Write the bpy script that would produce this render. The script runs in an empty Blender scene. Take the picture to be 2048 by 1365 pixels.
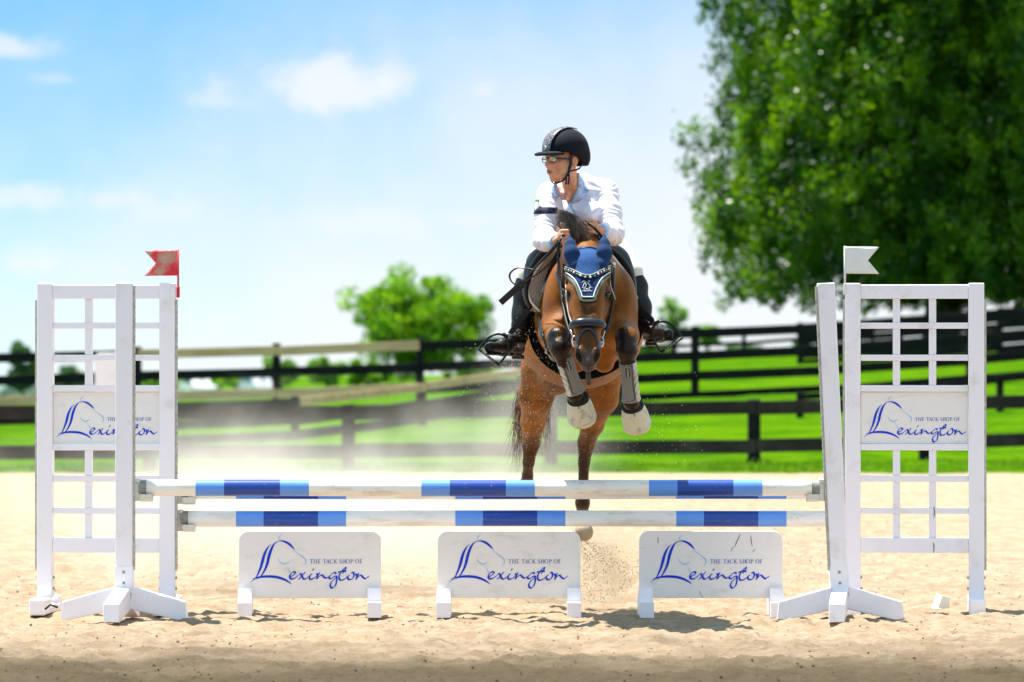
import bpy, bmesh, math, random
import numpy as np
from mathutils import Vector, Matrix
random.seed(7)
rng = np.random.default_rng(11)
C = bpy.context.scene.collection
scn = bpy.context.scene
R = math.radians

# ------------------------------------------------------------------ camera, sky, sun, exposure
F = 10000.0                     # focal length in photograph pixels (2048 wide)
H = 1.35                        # camera height
cam_d = bpy.data.cameras.new('camera')
cam_d.sensor_width = 36.0
cam_d.lens = F / 2048 * 36
cam_d.clip_start = 0.5
cam_d.clip_end = 6000
cam_d.dof.use_dof = True
cam_d.dof.focus_distance = 26.7
cam_d.dof.aperture_fstop = 4.2
cam = bpy.data.objects.new('camera', cam_d)
cam.location = (0, 0, H)
cam.rotation_euler = (R(90) + math.atan(57.5 / F), 0, 0)
C.objects.link(cam)
scn.camera = cam

SUN_EL = math.atan(1 / math.hypot(0.27, 0.18))
SUN_DIR = Vector((-0.27, 0.18, 1)).normalized()       # towards the sun: left, a little behind the jump
world = bpy.data.worlds.new('World')
scn.world = world
world.use_nodes = True
wt = world.node_tree
wt.nodes.clear()

class NG:
    """small helper for shader node trees"""
    def __init__(s, tree): s.t = tree
    def n(s, typ, **kw):
        nd = s.t.nodes.new(typ)
        for k, v in kw.items():
            if k == 'ins':
                for i, val in v.items():
                    if isinstance(val, bpy.types.NodeSocket): s.t.links.new(val, nd.inputs[i])
                    else: nd.inputs[i].default_value = val
            else: setattr(nd, k, v)
        return nd
    def m(s, op, a, b=None, c=None, clamp=False):
        ins = {0: a}
        if b is not None: ins[1] = b
        if c is not None: ins[2] = c
        nd = s.n('ShaderNodeMath', operation=op, ins=ins); nd.use_clamp = clamp
        return nd.outputs[0]
    def mix(s, f, a, b, typ='RGBA', blend='MIX'):
        nd = s.n('ShaderNodeMix', data_type=typ)
        if typ == 'RGBA': nd.blend_type = blend
        k = {'RGBA': (6, 7, 2), 'FLOAT': (2, 3, 0)}[typ]
        for i, v in ((0, f), (k[0], a), (k[1], b)):
            if isinstance(v, bpy.types.NodeSocket): s.t.links.new(v, nd.inputs[i])
            else: nd.inputs[i].default_value = v
        return nd.outputs[k[2]]
    def ss(s, v, a, b, lo=0.0, hi=1.0):
        nd = s.n('ShaderNodeMapRange', ins={0: v, 1: a, 2: b, 3: lo, 4: hi}); nd.interpolation_type = 'SMOOTHSTEP'
        return nd.outputs[0]

g = NG(wt)
tc = g.n('ShaderNodeTexCoord')
sep = g.n('ShaderNodeSeparateXYZ', ins={0: tc.outputs['Generated']})
dx, dy, dz = sep.outputs
zz = g.m('ADD', g.m('MULTIPLY', g.m('MAXIMUM', dz, 0.0), 7.0), 0.10)
warp = g.n('ShaderNodeCombineXYZ', ins={0: dx, 1: dy, 2: zz})
sky = g.n('ShaderNodeTexSky', sky_type='NISHITA')
sky.sun_disc = False
sky.sun_elevation = SUN_EL
sky.sun_rotation = math.atan2(SUN_DIR.x, SUN_DIR.y)
sky.altitude = 200; sky.air_density = 1.0; sky.dust_density = 0.6; sky.ozone_density = 0.6
wt.links.new(warp.outputs[0], sky.inputs[0])
# thin high veil, thicker low down and towards the right, and separate fair-weather clouds
az = g.m('ARCTAN2', dx, dy)
el = g.m('ARCSINE', dz)
nz = g.n('ShaderNodeTexNoise', ins={0: tc.outputs['Generated'], 2: 22.0, 3: 5.0, 4: 0.55})
nzb = g.n('ShaderNodeTexNoise', ins={0: tc.outputs['Generated'], 2: 95.0, 3: 6.0, 4: 0.6})
nzc = g.n('ShaderNodeTexNoise', ins={0: tc.outputs['Generated'], 2: 2.2, 3: 6.0, 4: 0.6})
veil = g.m('ADD', g.m('MULTIPLY', g.m('SINE', az), 3.6), g.m('SUBTRACT', 1.14, g.m('MULTIPLY', el, 10.5)))
veil = g.m('ADD', veil, g.m('MULTIPLY', g.m('SUBTRACT', nz.outputs[0], 0.5), 0.7))
veil = g.ss(veil, -0.12, 1.05, 0.0, 0.95)
skyc = g.mix(1.0, sky.outputs[0], (0.55, 1.03, 1.03, 1), blend='MULTIPLY')
base = g.mix(veil, skyc, (4.05, 4.12, 4.15, 1))
fill_cl = g.m('MULTIPLY', g.ss(nzc.outputs[0], 0.46, 0.64), g.ss(el, 0.10, 0.30, 0.0, 0.85))  # clouds overhead, out of view, strengthened as fill for the shaded whites
base = g.mix(fill_cl, base, (5.2, 5.1, 5.2, 1))
blobs = [(655, 185, 165, 78, .97), (610, 150, 80, 40, .7), (735, 160, 90, 45, .7), (425, 207, 75, 24, .45), (15, 103, 95, 30, .8), (105, 163, 55, 15, .4),
         (60, 395, 120, 42, .7), (220, 398, 100, 55, .75), (330, 430, 90, 30, .4), (720, 450, 170, 40, .5), (70, 530, 90, 38, .7),
         (968, 182, 38, 22, .4), (960, 440, 140, 24, .4), (180, 540, 120, 30, .35)]
nd_ = g.m('SUBTRACT', nzb.outputs[0], 0.5)
tot = None
for bx_, by_, rx_, ry_, am_ in blobs:
    a_ = (bx_ - 1024) / F; e_ = (740 - by_) / F
    du = g.m('DIVIDE', g.m('SUBTRACT', az, a_), rx_ / F)
    dv = g.m('DIVIDE', g.m('SUBTRACT', el, e_), ry_ / F)
    dv = g.m('MULTIPLY', dv, g.m('ADD', 1.0, g.m('MULTIPLY', g.m('LESS_THAN', dv, 0.0), 0.7)))   # flatter underneath
    dd = g.m('SQRT', g.m('ADD', g.m('MULTIPLY', du, du), g.m('MULTIPLY', dv, dv)))
    dd = g.m('ADD', dd, g.m('MULTIPLY', nd_, 3.0))
    cc = g.ss(dd, 1.35, 0.05, 0.0, am_ * .80)
    tot = cc if tot is None else g.m('MAXIMUM', tot, cc)
base = g.mix(tot, base, (4.15, 4.17, 4.22, 1))
bg = g.n('ShaderNodeBackground', ins={0: base, 1: 0.11})
wo = g.n('ShaderNodeOutputWorld', ins={0: bg.outputs[0]})

sun_d = bpy.data.lights.new('sun', 'SUN')
sun_d.energy = 5.0
sun_d.angle = R(0.5)
sun_d.color = (1.0, 0.95, 0.87)
sun = bpy.data.objects.new('sun', sun_d)
sun.rotation_euler = SUN_DIR.to_track_quat('Z', 'Y').to_euler()
sun.location = (0, 30, 30)
C.objects.link(sun)
scn.view_settings.view_transform = 'Standard'
scn.view_settings.look = 'None'
scn.view_settings.gamma = 1
scn.view_settings.use_curve_mapping = False
scn.view_settings.exposure = 1.12
scn.render.engine = 'CYCLES'
cy = scn.cycles
cy.use_denoising = True
cy.max_bounces = 8; cy.diffuse_bounces = 4; cy.glossy_bounces = 3; cy.transmission_bounces = 6; cy.transparent_max_bounces = 12
cy.volume_bounces = 1
cy.volume_step_rate = 1.0; cy.volume_max_steps = 64
cy.sample_clamp_indirect = 6

# ------------------------------------------------------------------ helpers
def P(px, py, Y):
    """the point at depth Y that the photograph shows at pixel (px, py)"""
    return Vector(((px - 1024) / F * Y, Y, H - (py - 740) / F * Y))

def tag(o, label=None, cat=None, group=None, kind=None):
    if label: o['label'] = label
    if cat: o['category'] = cat
    if group: o['group'] = group
    if kind: o['kind'] = kind
    return o

def empty(name, loc=(0, 0, 0), rz=0.0):
    o = bpy.data.objects.new(name, None)
    o.empty_display_size = 0.1
    o.location = loc; o.rotation_euler = (0, 0, rz)
    C.objects.link(o)
    return o

def link(name, me, mat=None, parent=None, smooth=False, loc=None):
    o = bpy.data.objects.new(name, me)
    C.objects.link(o)
    if mat is not None:
        if not isinstance(mat, (list, tuple)): mat = [mat]
        if len(me.materials) == 0:
            for m_ in mat: me.materials.append(m_)
    if smooth and len(me.polygons):
        me.polygons.foreach_set('use_smooth', [True] * len(me.polygons))
    if parent is not None: o.parent = parent
    if loc is not None: o.location = loc
    return o

def pydata(name, verts, faces, mat=None, parent=None, smooth=False, loc=None, offset=None):
    v = np.asarray(verts, dtype=np.float64)
    if offset is not None: v = v - np.asarray(offset)
    me = bpy.data.meshes.new(name)
    me.from_pydata(v.tolist(), [], faces if isinstance(faces, list) else np.asarray(faces).tolist())
    me.update()
    return link(name, me, mat, parent, smooth, loc)

def fastmesh(name, v, quads, mat=None, parent=None, smooth=False):
    """numpy verts (n,3), faces (m,k) with k = 3 or 4"""
    v = np.ascontiguousarray(v, dtype=np.float32); q = np.ascontiguousarray(quads, dtype=np.int32)
    me = bpy.data.meshes.new(name)
    me.vertices.add(len(v)); me.vertices.foreach_set('co', v.ravel())
    k = q.shape[1]
    me.loops.add(q.size); me.loops.foreach_set('vertex_index', q.ravel())
    me.polygons.add(len(q))
    me.polygons.foreach_set('loop_start', np.arange(0, q.size, k, dtype=np.int32))
    me.polygons.foreach_set('loop_total', np.full(len(q), k, dtype=np.int32))
    if smooth: me.polygons.foreach_set('use_smooth', np.ones(len(q), dtype=bool))
    me.update(calc_edges=True)
    me.validate()
    return link(name, me, mat, parent)

class MB:
    """collects boxes, tubes and strips; build() links them as ONE mesh"""
    def __init__(s): s.bm = bmesh.new()
    def box(s, c, d, rot=None, bev=0.004, seg=1):
        r = bmesh.ops.create_cube(s.bm, size=1.0)
        vs = r['verts']
        bmesh.ops.scale(s.bm, vec=d, verts=vs)
        if bev > 0:
            es = list({e for v in vs for e in v.link_edges})
            b = bmesh.ops.bevel(s.bm, geom=es, offset=bev, segments=seg, affect='EDGES', profile=0.5)
            vs = list({v for f in b['faces'] for v in f.verts} | {v for v in vs if v.is_valid})
        M = Matrix.Translation(c)
        if rot is not None: M = M @ rot.to_4x4()
        bmesh.ops.transform(s.bm, matrix=M, verts=vs)
        return s
    def beam(s, a, b, w, h, bev=0.004, up=(0, 0, 1)):
        a = Vector(a); b = Vector(b); d = b - a
        x = d.normalized(); y = Vector(up).cross(x)
        if y.length < 1e-4: y = Vector((0, 1, 0))
        y.normalize(); z = x.cross(y)
        rot = Matrix((x, y, z)).transposed()
        return s.box((a + b) / 2, (d.length, w, h), rot, bev)
    def tube(s, pts, rad, n=8, cap=True, flat=None):
        """round tube along points; rad number or list; flat=(w,h,up) gives a strap cross-section"""
        pts = [Vector(p) for p in pts]
        rings = []
        prev = None
        for i, p in enumerate(pts):
            t = (pts[min(i + 1, len(pts) - 1)] - pts[max(i - 1, 0)])
            t = t.normalized() if t.length > 1e-9 else Vector((0, 0, 1))
            if flat is not None:
                nrm = Vector(flat[2](i, p) if callable(flat[2]) else flat[2])
                u = nrm.cross(t)
                if u.length < 1e-5: u = t.orthogonal()
                u.normalize(); w = t.cross(u).normalized()
            else:
                if prev is None: u = t.orthogonal().normalized()
                else:
                    u = prev - t * prev.dot(t)
                    u = u.normalized() if u.length > 1e-6 else t.orthogonal().normalized()
                w = t.cross(u)
            prev = u
            r = rad[i] if isinstance(rad, (list, tuple, np.ndarray)) else rad
            ring = []
            for k in range(n):
                a = 2 * math.pi * k / n
                if flat is not None:
                    ca, sa = math.cos(a), math.sin(a)
                    sx = math.copysign(abs(ca) ** 0.5, ca) * flat[0] / 2 * r; sy = math.copysign(abs(sa) ** 0.5, sa) * flat[1] / 2 * r
                    ring.append(s.bm.verts.new(p + u * sx + w * sy))
                else:
                    ring.append(s.bm.verts.new(p + (u * math.cos(a) + w * math.sin(a)) * r))
            rings.append(ring)
        for a, b in zip(rings, rings[1:]):
            for k in range(n):
                s.bm.faces.new((a[k], a[(k + 1) % n], b[(k + 1) % n], b[k]))
        if cap:
            s.bm.faces.new(list(reversed(rings[0]))); s.bm.faces.new(rings[-1])
        return s
    def sphere(s, c, r, scale=(1, 1, 1), n=10, rot=None):
        q = bmesh.ops.create_uvsphere(s.bm, u_segments=n, v_segments=max(6, n * 2 // 3), radius=r)
        M = Matrix.Translation(c)
        if rot is not None: M = M @ rot.to_4x4()
        M = M @ Matrix.Diagonal((*scale, 1))
        bmesh.ops.transform(s.bm, matrix=M, verts=q['verts'])
        return s
    def prism(s, poly, depth, M=None, bev=0.0):
        """polygon in x,z extruded along y by depth (centred)"""
        va = [s.bm.verts.new((x, -depth / 2, z)) for x, z in poly]
        vb = [s.bm.verts.new((x, depth / 2, z)) for x, z in poly]
        n = len(poly)
        fs = [s.bm.faces.new(va), s.bm.faces.new(list(reversed(vb)))]
        for i in range(n):
            fs.append(s.bm.faces.new((va[(i + 1) % n], va[i], vb[i], vb[(i + 1) % n])))
        vs = va + vb
        bmesh.ops.recalc_face_normals(s.bm, faces=fs)
        if bev:
            es = [e for f in fs[:2] for e in f.edges]
            b = bmesh.ops.bevel(s.bm, geom=es, offset=bev, segments=2, affect='EDGES', profile=0.5)
            vs = list({v for v in vs if v.is_valid} | {v for f in b['faces'] for v in f.verts})
        if M is not None: bmesh.ops.transform(s.bm, matrix=M, verts=vs)
        return s
    def build(s, name, mat=None, parent=None, smooth=False, offset=None, recalc=True):
        if recalc: bmesh.ops.recalc_face_normals(s.bm, faces=s.bm.faces)
        if offset is not None: bmesh.ops.translate(s.bm, vec=-Vector(offset), verts=s.bm.verts)
        me = bpy.data.meshes.new(name)
        s.bm.to_mesh(me); s.bm.free()
        return link(name, me, mat, parent, smooth)

def spline(pts, n=6):
    """Catmull-Rom through points (any dimension)"""
    p = np.asarray([tuple(q) for q in pts], dtype=float)
    out = []
    for i in range(len(p) - 1):
        p0 = p[max(i - 1, 0)]; p1 = p[i]; p2 = p[i + 1]; p3 = p[min(i + 2, len(p) - 1)]
        for k in range(n):
            t = k / n
            out.append(0.5 * ((2 * p1) + (-p0 + p2) * t + (2 * p0 - 5 * p1 + 4 * p2 - p3) * t * t + (-p0 + 3 * p1 - 3 * p2 + p3) * t ** 3))
    out.append(p[-1])
    return np.array(out)

def sst(x, a, b):
    t = np.clip((x - a) / (b - a), 0, 1)
    return t * t * (3 - 2 * t)

def _hash(ix, iy, seed):
    h = (ix.astype(np.int64) * 374761393 + iy.astype(np.int64) * 668265263 + seed * 2147483647) & 0xffffffff
    h = ((h ^ (h >> 13)) * 1274126177) & 0xffffffff
    return ((h ^ (h >> 16)) & 0xffff) / 65535.0
def vnoise(x, y, seed=0):
    xi = np.floor(x); yi = np.floor(y); fx = x - xi; fy = y - yi
    fx = fx * fx * (3 - 2 * fx); fy = fy * fy * (3 - 2 * fy)
    a = _hash(xi, yi, seed); b = _hash(xi + 1, yi, seed); c = _hash(xi, yi + 1, seed); d = _hash(xi + 1, yi + 1, seed)
    return (a * (1 - fx) + b * fx) * (1 - fy) + (c * (1 - fx) + d * fx) * fy - 0.5
def fbm(x, y, oct=4, seed=0, gain=0.5):
    s = 0; a = 1.0
    for o in range(oct):
        s = s + a * vnoise(x * 2 ** o + 17.3 * o, y * 2 ** o - 9.1 * o, seed + o); a *= gain
    return s

# ------------------------------------------------------------------ materials
def mk(name, col, rough=0.6, col2=None, scale=8.0, detail=4.0, lo=0.4, hi=0.65, bump=0.0, bscale=60.0, metallic=0.0, spec=0.5,
       dirt=None, dirt_amt=0.0, dirt_scale=14.0, sheen=0.0, coat=0.0, trans=None, coord='Object', stretch=None, vcol=False, sss=0.0):
    m = bpy.data.materials.new(name); m.use_nodes = True
    t = m.node_tree; q = NG(t)
    b = t.nodes['Principled BSDF']
    geo = q.n('ShaderNodeTexCoord').outputs[coord] if coord != 'Position' else q.n('ShaderNodeNewGeometry').outputs['Position']
    if stretch: geo = q.n('ShaderNodeMapping', ins={0: geo, 3: stretch}).outputs[0]
    c = (*col, 1)
    if vcol:
        c = q.n('ShaderNodeVertexColor', layer_name='Col').outputs[0]
    if col2 is not None:
        nn = q.n('ShaderNodeTexNoise', ins={0: geo, 2: scale, 3: detail, 4: 0.6})
        c = q.mix(q.ss(nn.outputs[0], lo, hi), c, (*col2, 1))
    elif vcol:
        nn = q.n('ShaderNodeTexNoise', ins={0: geo, 2: scale, 3: detail, 4: 0.6})
        c = q.mix(0.6, c, q.mix(q.ss(nn.outputs[0], 0.3, 0.7), (0.72, 0.72, 0.72, 1), (1.25, 1.25, 1.25, 1)), blend='MULTIPLY')
    if dirt is not None:
        n2 = q.n('ShaderNodeTexNoise', ins={0: geo, 2: dirt_scale, 3: 8.0, 4: 0.68})
        c = q.mix(q.ss(n2.outputs[0], 0.52, 0.74, 0.0, dirt_amt), c, (*dirt, 1))
    if isinstance(c, tuple): b.inputs['Base Color'].default_value = c
    else: t.links.new(c, b.inputs['Base Color'])
    b.inputs['Roughness'].default_value = rough
    b.inputs['Metallic'].default_value = metallic
    b.inputs['Specular IOR Level'].default_value = spec
    b.inputs['Sheen Weight'].default_value = sheen
    b.inputs['Coat Weight'].default_value = coat
    if sss: b.inputs['Subsurface Weight'].default_value = sss; b.inputs['Subsurface Radius'].default_value = (0.012, 0.004, 0.002)
    if bump:
        n3 = q.n('ShaderNodeTexNoise', ins={0: geo, 2: bscale, 3: 5.0, 4: 0.6})
        bp = q.n('ShaderNodeBump', ins={'Strength': min(bump, 1.0), 'Distance': 0.01 * bump, 'Height': n3.outputs[0]})
        t.links.new(bp.outputs[0], b.inputs['Normal'])
    if trans is not None:      # thin leaf: part of the light passes through
        out = t.nodes['Material Output']
        tr = q.n('ShaderNodeBsdfTranslucent')
        if isinstance(c, tuple): tr.inputs[0].default_value = (*trans[0], 1)
        else: t.links.new(q.mix(1.0, c, (*trans[0], 1), blend='MULTIPLY'), tr.inputs[0])
        ms = q.n('ShaderNodeMixShader', ins={0: trans[1], 1: b.outputs[0], 2: tr.outputs[0]})
        t.links.new(ms.outputs[0], out.inputs[0])
    return m

M_PVC = mk('white_pvc', (0.91, 0.86, 0.90), 0.38, dirt=(0.50, 0.43, 0.32), dirt_amt=0.35, dirt_scale=5.0, coord='Position', bump=0.03, bscale=40)
M_SIGN = mk('sign_plate', (0.88, 0.83, 0.80), 0.42, dirt=(0.48, 0.44, 0.36), dirt_amt=0.35, dirt_scale=7.0, coord='Position', stretch=(1, 1, 2.5))
M_TRACK = mk('cup_track', (0.52, 0.50, 0.44), 0.45, col2=(0.38, 0.36, 0.30), scale=30, coord='Position')
M_HOLE = mk('dark_hole', (0.03, 0.03, 0.03), 0.8)
M_BOLT = mk('bolt_steel', (0.30, 0.30, 0.29), 0.35, metallic=0.8)
M_GREYCAP = mk('grey_end', (0.28, 0.27, 0.24), 0.6, col2=(0.19, 0.18, 0.16), scale=40, coord='Position')
M_CUP = mk('cup_plastic', (0.70, 0.68, 0.60), 0.45, dirt=(0.45, 0.36, 0.25), dirt_amt=0.5, dirt_scale=20, coord='Position')
M_NAVYINK = mk('blue_ink', (0.003, 0.045, 0.62), 0.5, spec=.2)
M_SKYINK = mk('pale_blue_ink', (0.40, 0.62, 0.80), 0.4)
M_GREYINK = mk('violet_ink', (0.10, 0.14, 0.46), 0.5)
# ------------------------------------------------------------------ ground
def ground_z(X, Y):
    """height of the grass land behind the arena"""
    a = X / np.maximum(Y, 30.0)
    a = np.clip(a, -0.16, 0.16)
    z87 = 0.70 + 4.2 * a
    u = sst(Y, 64, 88)
    slope = -0.0040 + 0.0215 * sst(a, -0.05, 0.03)
    d1 = np.clip(Y - 88, 0, 52); d2 = np.clip(Y - 140, 0, 800)
    return u * z87 * (Y < 88) + (Y >= 88) * z87 + slope * d1 - 0.0042 * d2

def grid_mesh(name, xs, ys, zf, mat):
    X, Y = np.meshgrid(xs, ys)
    Z = zf(X, Y)
    v = np.stack([X, Y, Z], -1).reshape(-1, 3)
    nx, ny = len(xs), len(ys)
    i = np.arange(ny - 1)[:, None] * nx + np.arange(nx - 1)[None, :]
    q = np.stack([i, i + 1, i + nx + 1, i + nx], -1).reshape(-1, 4)
    return fastmesh(name, v, q, mat, smooth=True)

def steps(a, b, d0, k=1.0):
    out = [a]; d = d0
    while out[-1] < b:
        out.append(out[-1] + d); d *= k
    return out

# sand: pale, with a vignette painted into its colour on the near side, with stones of darker footing mixed in
m_sand = bpy.data.materials.new('arena_sand'); m_sand.use_nodes = True
t = m_sand.node_tree; q = NG(t); b = t.nodes['Principled BSDF']
pos = q.n('ShaderNodeNewGeometry').outputs['Position']
sp = q.n('ShaderNodeSeparateXYZ', ins={0: pos})
n_big = q.n('ShaderNodeTexNoise', ins={0: pos, 2: 0.9, 3: 5.0, 4: 0.6}).outputs[0]
n_med = q.n('ShaderNodeTexNoise', ins={0: pos, 2: 6.0, 3: 6.0, 4: 0.65}).outputs[0]
n_fin = q.n('ShaderNodeTexNoise', ins={0: pos, 2: 85.0, 3: 5.0, 4: 0.75}).outputs[0]
c = q.mix(q.ss(n_med, 0.40, 0.62), (0.345, 0.245, 0.155, 1), (0.435, 0.335, 0.235, 1))
c = q.mix(q.ss(n_big, 0.50, 0.68, 0.0, 0.4), c, (0.46, 0.33, 0.20, 1))
darkened = q.ss(q.m('ADD', sp.outputs[1], q.m('MULTIPLY', q.m('SUBTRACT', n_big, 0.5), 4.0)), 25.9, 21.9)
patch = q.n('ShaderNodeTexNoise', ins={0: q.n('ShaderNodeMapping', ins={0: pos, 3: (2.2, 1.1, 1)}).outputs[0], 2: 1.0, 3: 7.0, 4: 0.72}).outputs[0]
c = q.mix(q.ss(patch, 0.55, 0.68, 0.0, 0.55), c, (0.36, 0.265, 0.165, 1))
c = q.mix(darkened, c, (0.095, 0.070, 0.040, 1))  # painted vignette: colour darkens towards the viewer
c = q.mix(q.ss(n_fin, 0.58, 0.74, 0.0, 0.40), c, (0.26, 0.19, 0.12, 1))
c = q.mix(q.ss(n_fin, 0.36, 0.24, 0.0, 0.5), c, (0.58, 0.49, 0.37, 1))
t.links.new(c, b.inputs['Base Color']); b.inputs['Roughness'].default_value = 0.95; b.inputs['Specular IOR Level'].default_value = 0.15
hh = q.m('ADD', q.m('MULTIPLY', n_fin, 0.5), n_med)
bp = q.n('ShaderNodeBump', ins={'Strength': 1.0, 'Distance': 0.028, 'Height': hh}); t.links.new(bp.outputs[0], b.inputs['Normal'])

xs = [-90, -60, -40, -25, -16, -11, -8, -6, -5, -4.4, -3.9] + list(np.arange(-3.5, 3.5, 0.022)) + [3.5, 3.9, 4.4, 5, 6, 8, 11, 16, 25, 40, 60, 90]
xs = sorted(set([round(float(v), 4) for v in xs]))
ys = [-30, -10, 2, 8, 14, 18] + list(np.arange(20, 30, 0.024)) + steps(30, 66.0, 0.03, 1.012)
FOOTMARKS = [(rng.uniform(-3.2, 3.2), rng.uniform(21, 48), rng.uniform(0.07, 0.13)) for _ in range(240)]
def sand_z(X, Y):
    amp = 1.0 * (1 - sst(Y, 55, 64))
    z = 0.034 * fbm(X * 1.3, Y * 1.3, 3, 3) + 0.028 * fbm(X * 4.5, Y * 4.5, 3, 9) + 0.024 * fbm(X * 16, Y * 16, 3, 21, 0.6)
    # ridges left by the harrow, running across
    z = z + 0.010 * np.abs(vnoise(X * 1.1, Y * 7.0, 5)) 
    if X.ndim == 2:
        for fx, fy, fr in FOOTMARKS:
            jy = np.where((Y[:, 0] > fy - 3 * fr) & (Y[:, 0] < fy + 3 * fr))[0]; jx = np.where((X[0] > fx - 3 * fr) & (X[0] < fx + 3 * fr))[0]
            if len(jy) and len(jx):
                s_ = np.ix_(jy, jx)
                d = np.hypot(X[s_] - fx, (Y[s_] - fy) * 0.8) / fr
                z[s_] += -0.030 * np.exp(-d * d * 1.6) + 0.016 * np.exp(-(d - 1.35) ** 2 * 5)
    return z * amp - 0.004
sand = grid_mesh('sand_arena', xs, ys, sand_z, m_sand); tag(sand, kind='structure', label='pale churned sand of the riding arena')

m_grass = bpy.data.materials.new('grass_sheet'); m_grass.use_nodes = True
t = m_grass.node_tree; q = NG(t); b = t.nodes['Principled BSDF']
pos = q.n('ShaderNodeNewGeometry').outputs['Position']
n1 = q.n('ShaderNodeTexNoise', ins={0: pos, 2: 0.6, 3: 6.0, 4: 0.65}).outputs[0]
n2 = q.n('ShaderNodeTexNoise', ins={0: pos, 2: 5.0, 3: 6.0, 4: 0.7}).outputs[0]
c = q.mix(q.ss(n1, 0.38, 0.62), (0.038, 0.118, 0.003, 1), (0.080, 0.178, 0.003, 1))
c = q.mix(q.ss(n2, 0.50, 0.70, 0.0, 0.7), c, (0.026, 0.092, 0.003, 1))
c = q.mix(q.ss(n2, 0.40, 0.25, 0.0, 0.6), c, (0.14, 0.22, 0.012, 1))
t.links.new(c, b.inputs['Base Color']); b.inputs['Roughness'].default_value = 1.0; b.inputs['Specular IOR Level'].default_value = 0.0
bp = q.n('ShaderNodeBump', ins={'Strength': 1.0, 'Distance': 0.08, 'Height': n2}); t.links.new(bp.outputs[0], b.inputs['Normal'])
gx = steps(-14, 14, 0.25)
left = [-v for v in reversed(steps(15, 900, 2, 1.18))]; right = steps(15, 900, 2, 1.18)
gys = steps(62, 72, 0.2) + steps(72.5, 3500, 0.6, 1.045)
def grass_z(X, Y):
    z = ground_z(X, Y)
    edge = 64.8 + 1.0 * fbm(X * 0.8, X * 0 + 3.0, 4, 40) - 0.03 * X
    z = z - 0.040 + 0.052 * sst(Y, edge, edge + 1.6) + 0.045 * fbm(X * 1.6, Y * 0.9, 4, 44) * sst(Y, 62.5, 64)
    return z
grass = grid_mesh('grass_field', left + gx + right, gys, grass_z, m_grass); tag(grass, kind='structure', label='bright green sloping pasture behind the arena')

# blades along the arena edge and behind the first fence (nobody could count them)
def blades(n, x0, x1, y0, y1, hmin, hmax, seed):
    r = np.random.default_rng(seed)
    X = r.uniform(x0, x1, n); Y = y0 + (y1 - y0) * r.random(n) ** 1.3
    clump = fbm(X * 1.5, Y * 1.5, 3, 60)
    keep = clump > -0.25; X = X[keep]; Y = Y[keep]; clump = clump[keep]; n = len(X)
    Z = grass_z(X, Y) - 0.01
    keep = Z > -0.025; X = X[keep]; Y = Y[keep]; Z = Z[keep]; clump = clump[keep]; n = len(X)
    hgt = (hmin + (hmax - hmin) * r.random(n)) * (1 + clump)
    a = r.uniform(0, 2 * np.pi, n); w = 0.008 + 0.008 * r.random(n)
    lean = r.uniform(0, 0.6, n) * hgt
    dx_ = np.cos(a); dy_ = np.sin(a)
    base0 = np.stack([X - dy_ * w, Y + dx_ * w, Z], -1); base1 = np.stack([X + dy_ * w, Y - dx_ * w, Z], -1)
    tip = np.stack([X + dx_ * lean, Y + dy_ * lean, Z + hgt], -1)
    v = np.stack([base0, base1, tip], 1).reshape(-1, 3)
    f = np.arange(3 * n).reshape(-1, 3)
    return v, f
m_blade = mk('grass_blade', (0.12, 0.27, 0.005), 0.8, col2=(0.17, 0.32, 0.01), scale=2.0, coord='Position', spec=0.2, trans=((1.0, 1.0, 0.6), 0.35))
v, f = blades(22000, -9, 9, 64.4, 68, 0.02, 0.08, 5)
gb = fastmesh('grass_blades', v, f, m_blade); tag(gb, 'short grass blades along the sand edge and under the first fence', kind='stuff')

# crumbs and clods of footing on the sand
def clods(n, y0, y1, rmin, rmax, seed):
    r = np.random.default_rng(seed)
    X = r.uniform(-3.3, 3.3, n); Y = r.uniform(y0, y1, n)
    rad = rmin + (rmax - rmin) * r.random(n) ** 4
    Z = sand_z(X, Y) + rad * 0.25
    ico = np.array([(1, 0, 0), (-1, 0, 0), (0, 1, 0), (0, -1, 0), (0, 0, 1), (0, 0, -1)], float)
    tri = np.array([(0, 2, 4), (2, 1, 4), (1, 3, 4), (3, 0, 4), (2, 0, 5), (1, 2, 5), (3, 1, 5), (0, 3, 5)])
    v = ico[None] * (rad[:, None, None] * r.uniform(0.6, 1.2, (n, 6, 1)))
    v[:, :, 2] *= 0.75
    v = v + np.stack([X, Y, Z], -1)[:, None]
    f = tri[None] + (np.arange(n) * 6)[:, None, None]
    return v.reshape(-1, 3), f.reshape(-1, 3)
m_clod = mk('sand_clod', (0.50, 0.40, 0.27), 0.95, col2=(0.34, 0.26, 0.17), scale=9, coord='Position', spec=0.1)
v, f = clods(34000, 21, 44, 0.0015, 0.0085, 8)
cl = fastmesh('sand_clods', v, f, m_sand, smooth=False); tag(cl, 'loose crumbs and clods lying on the arena sand', kind='stuff')

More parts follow.
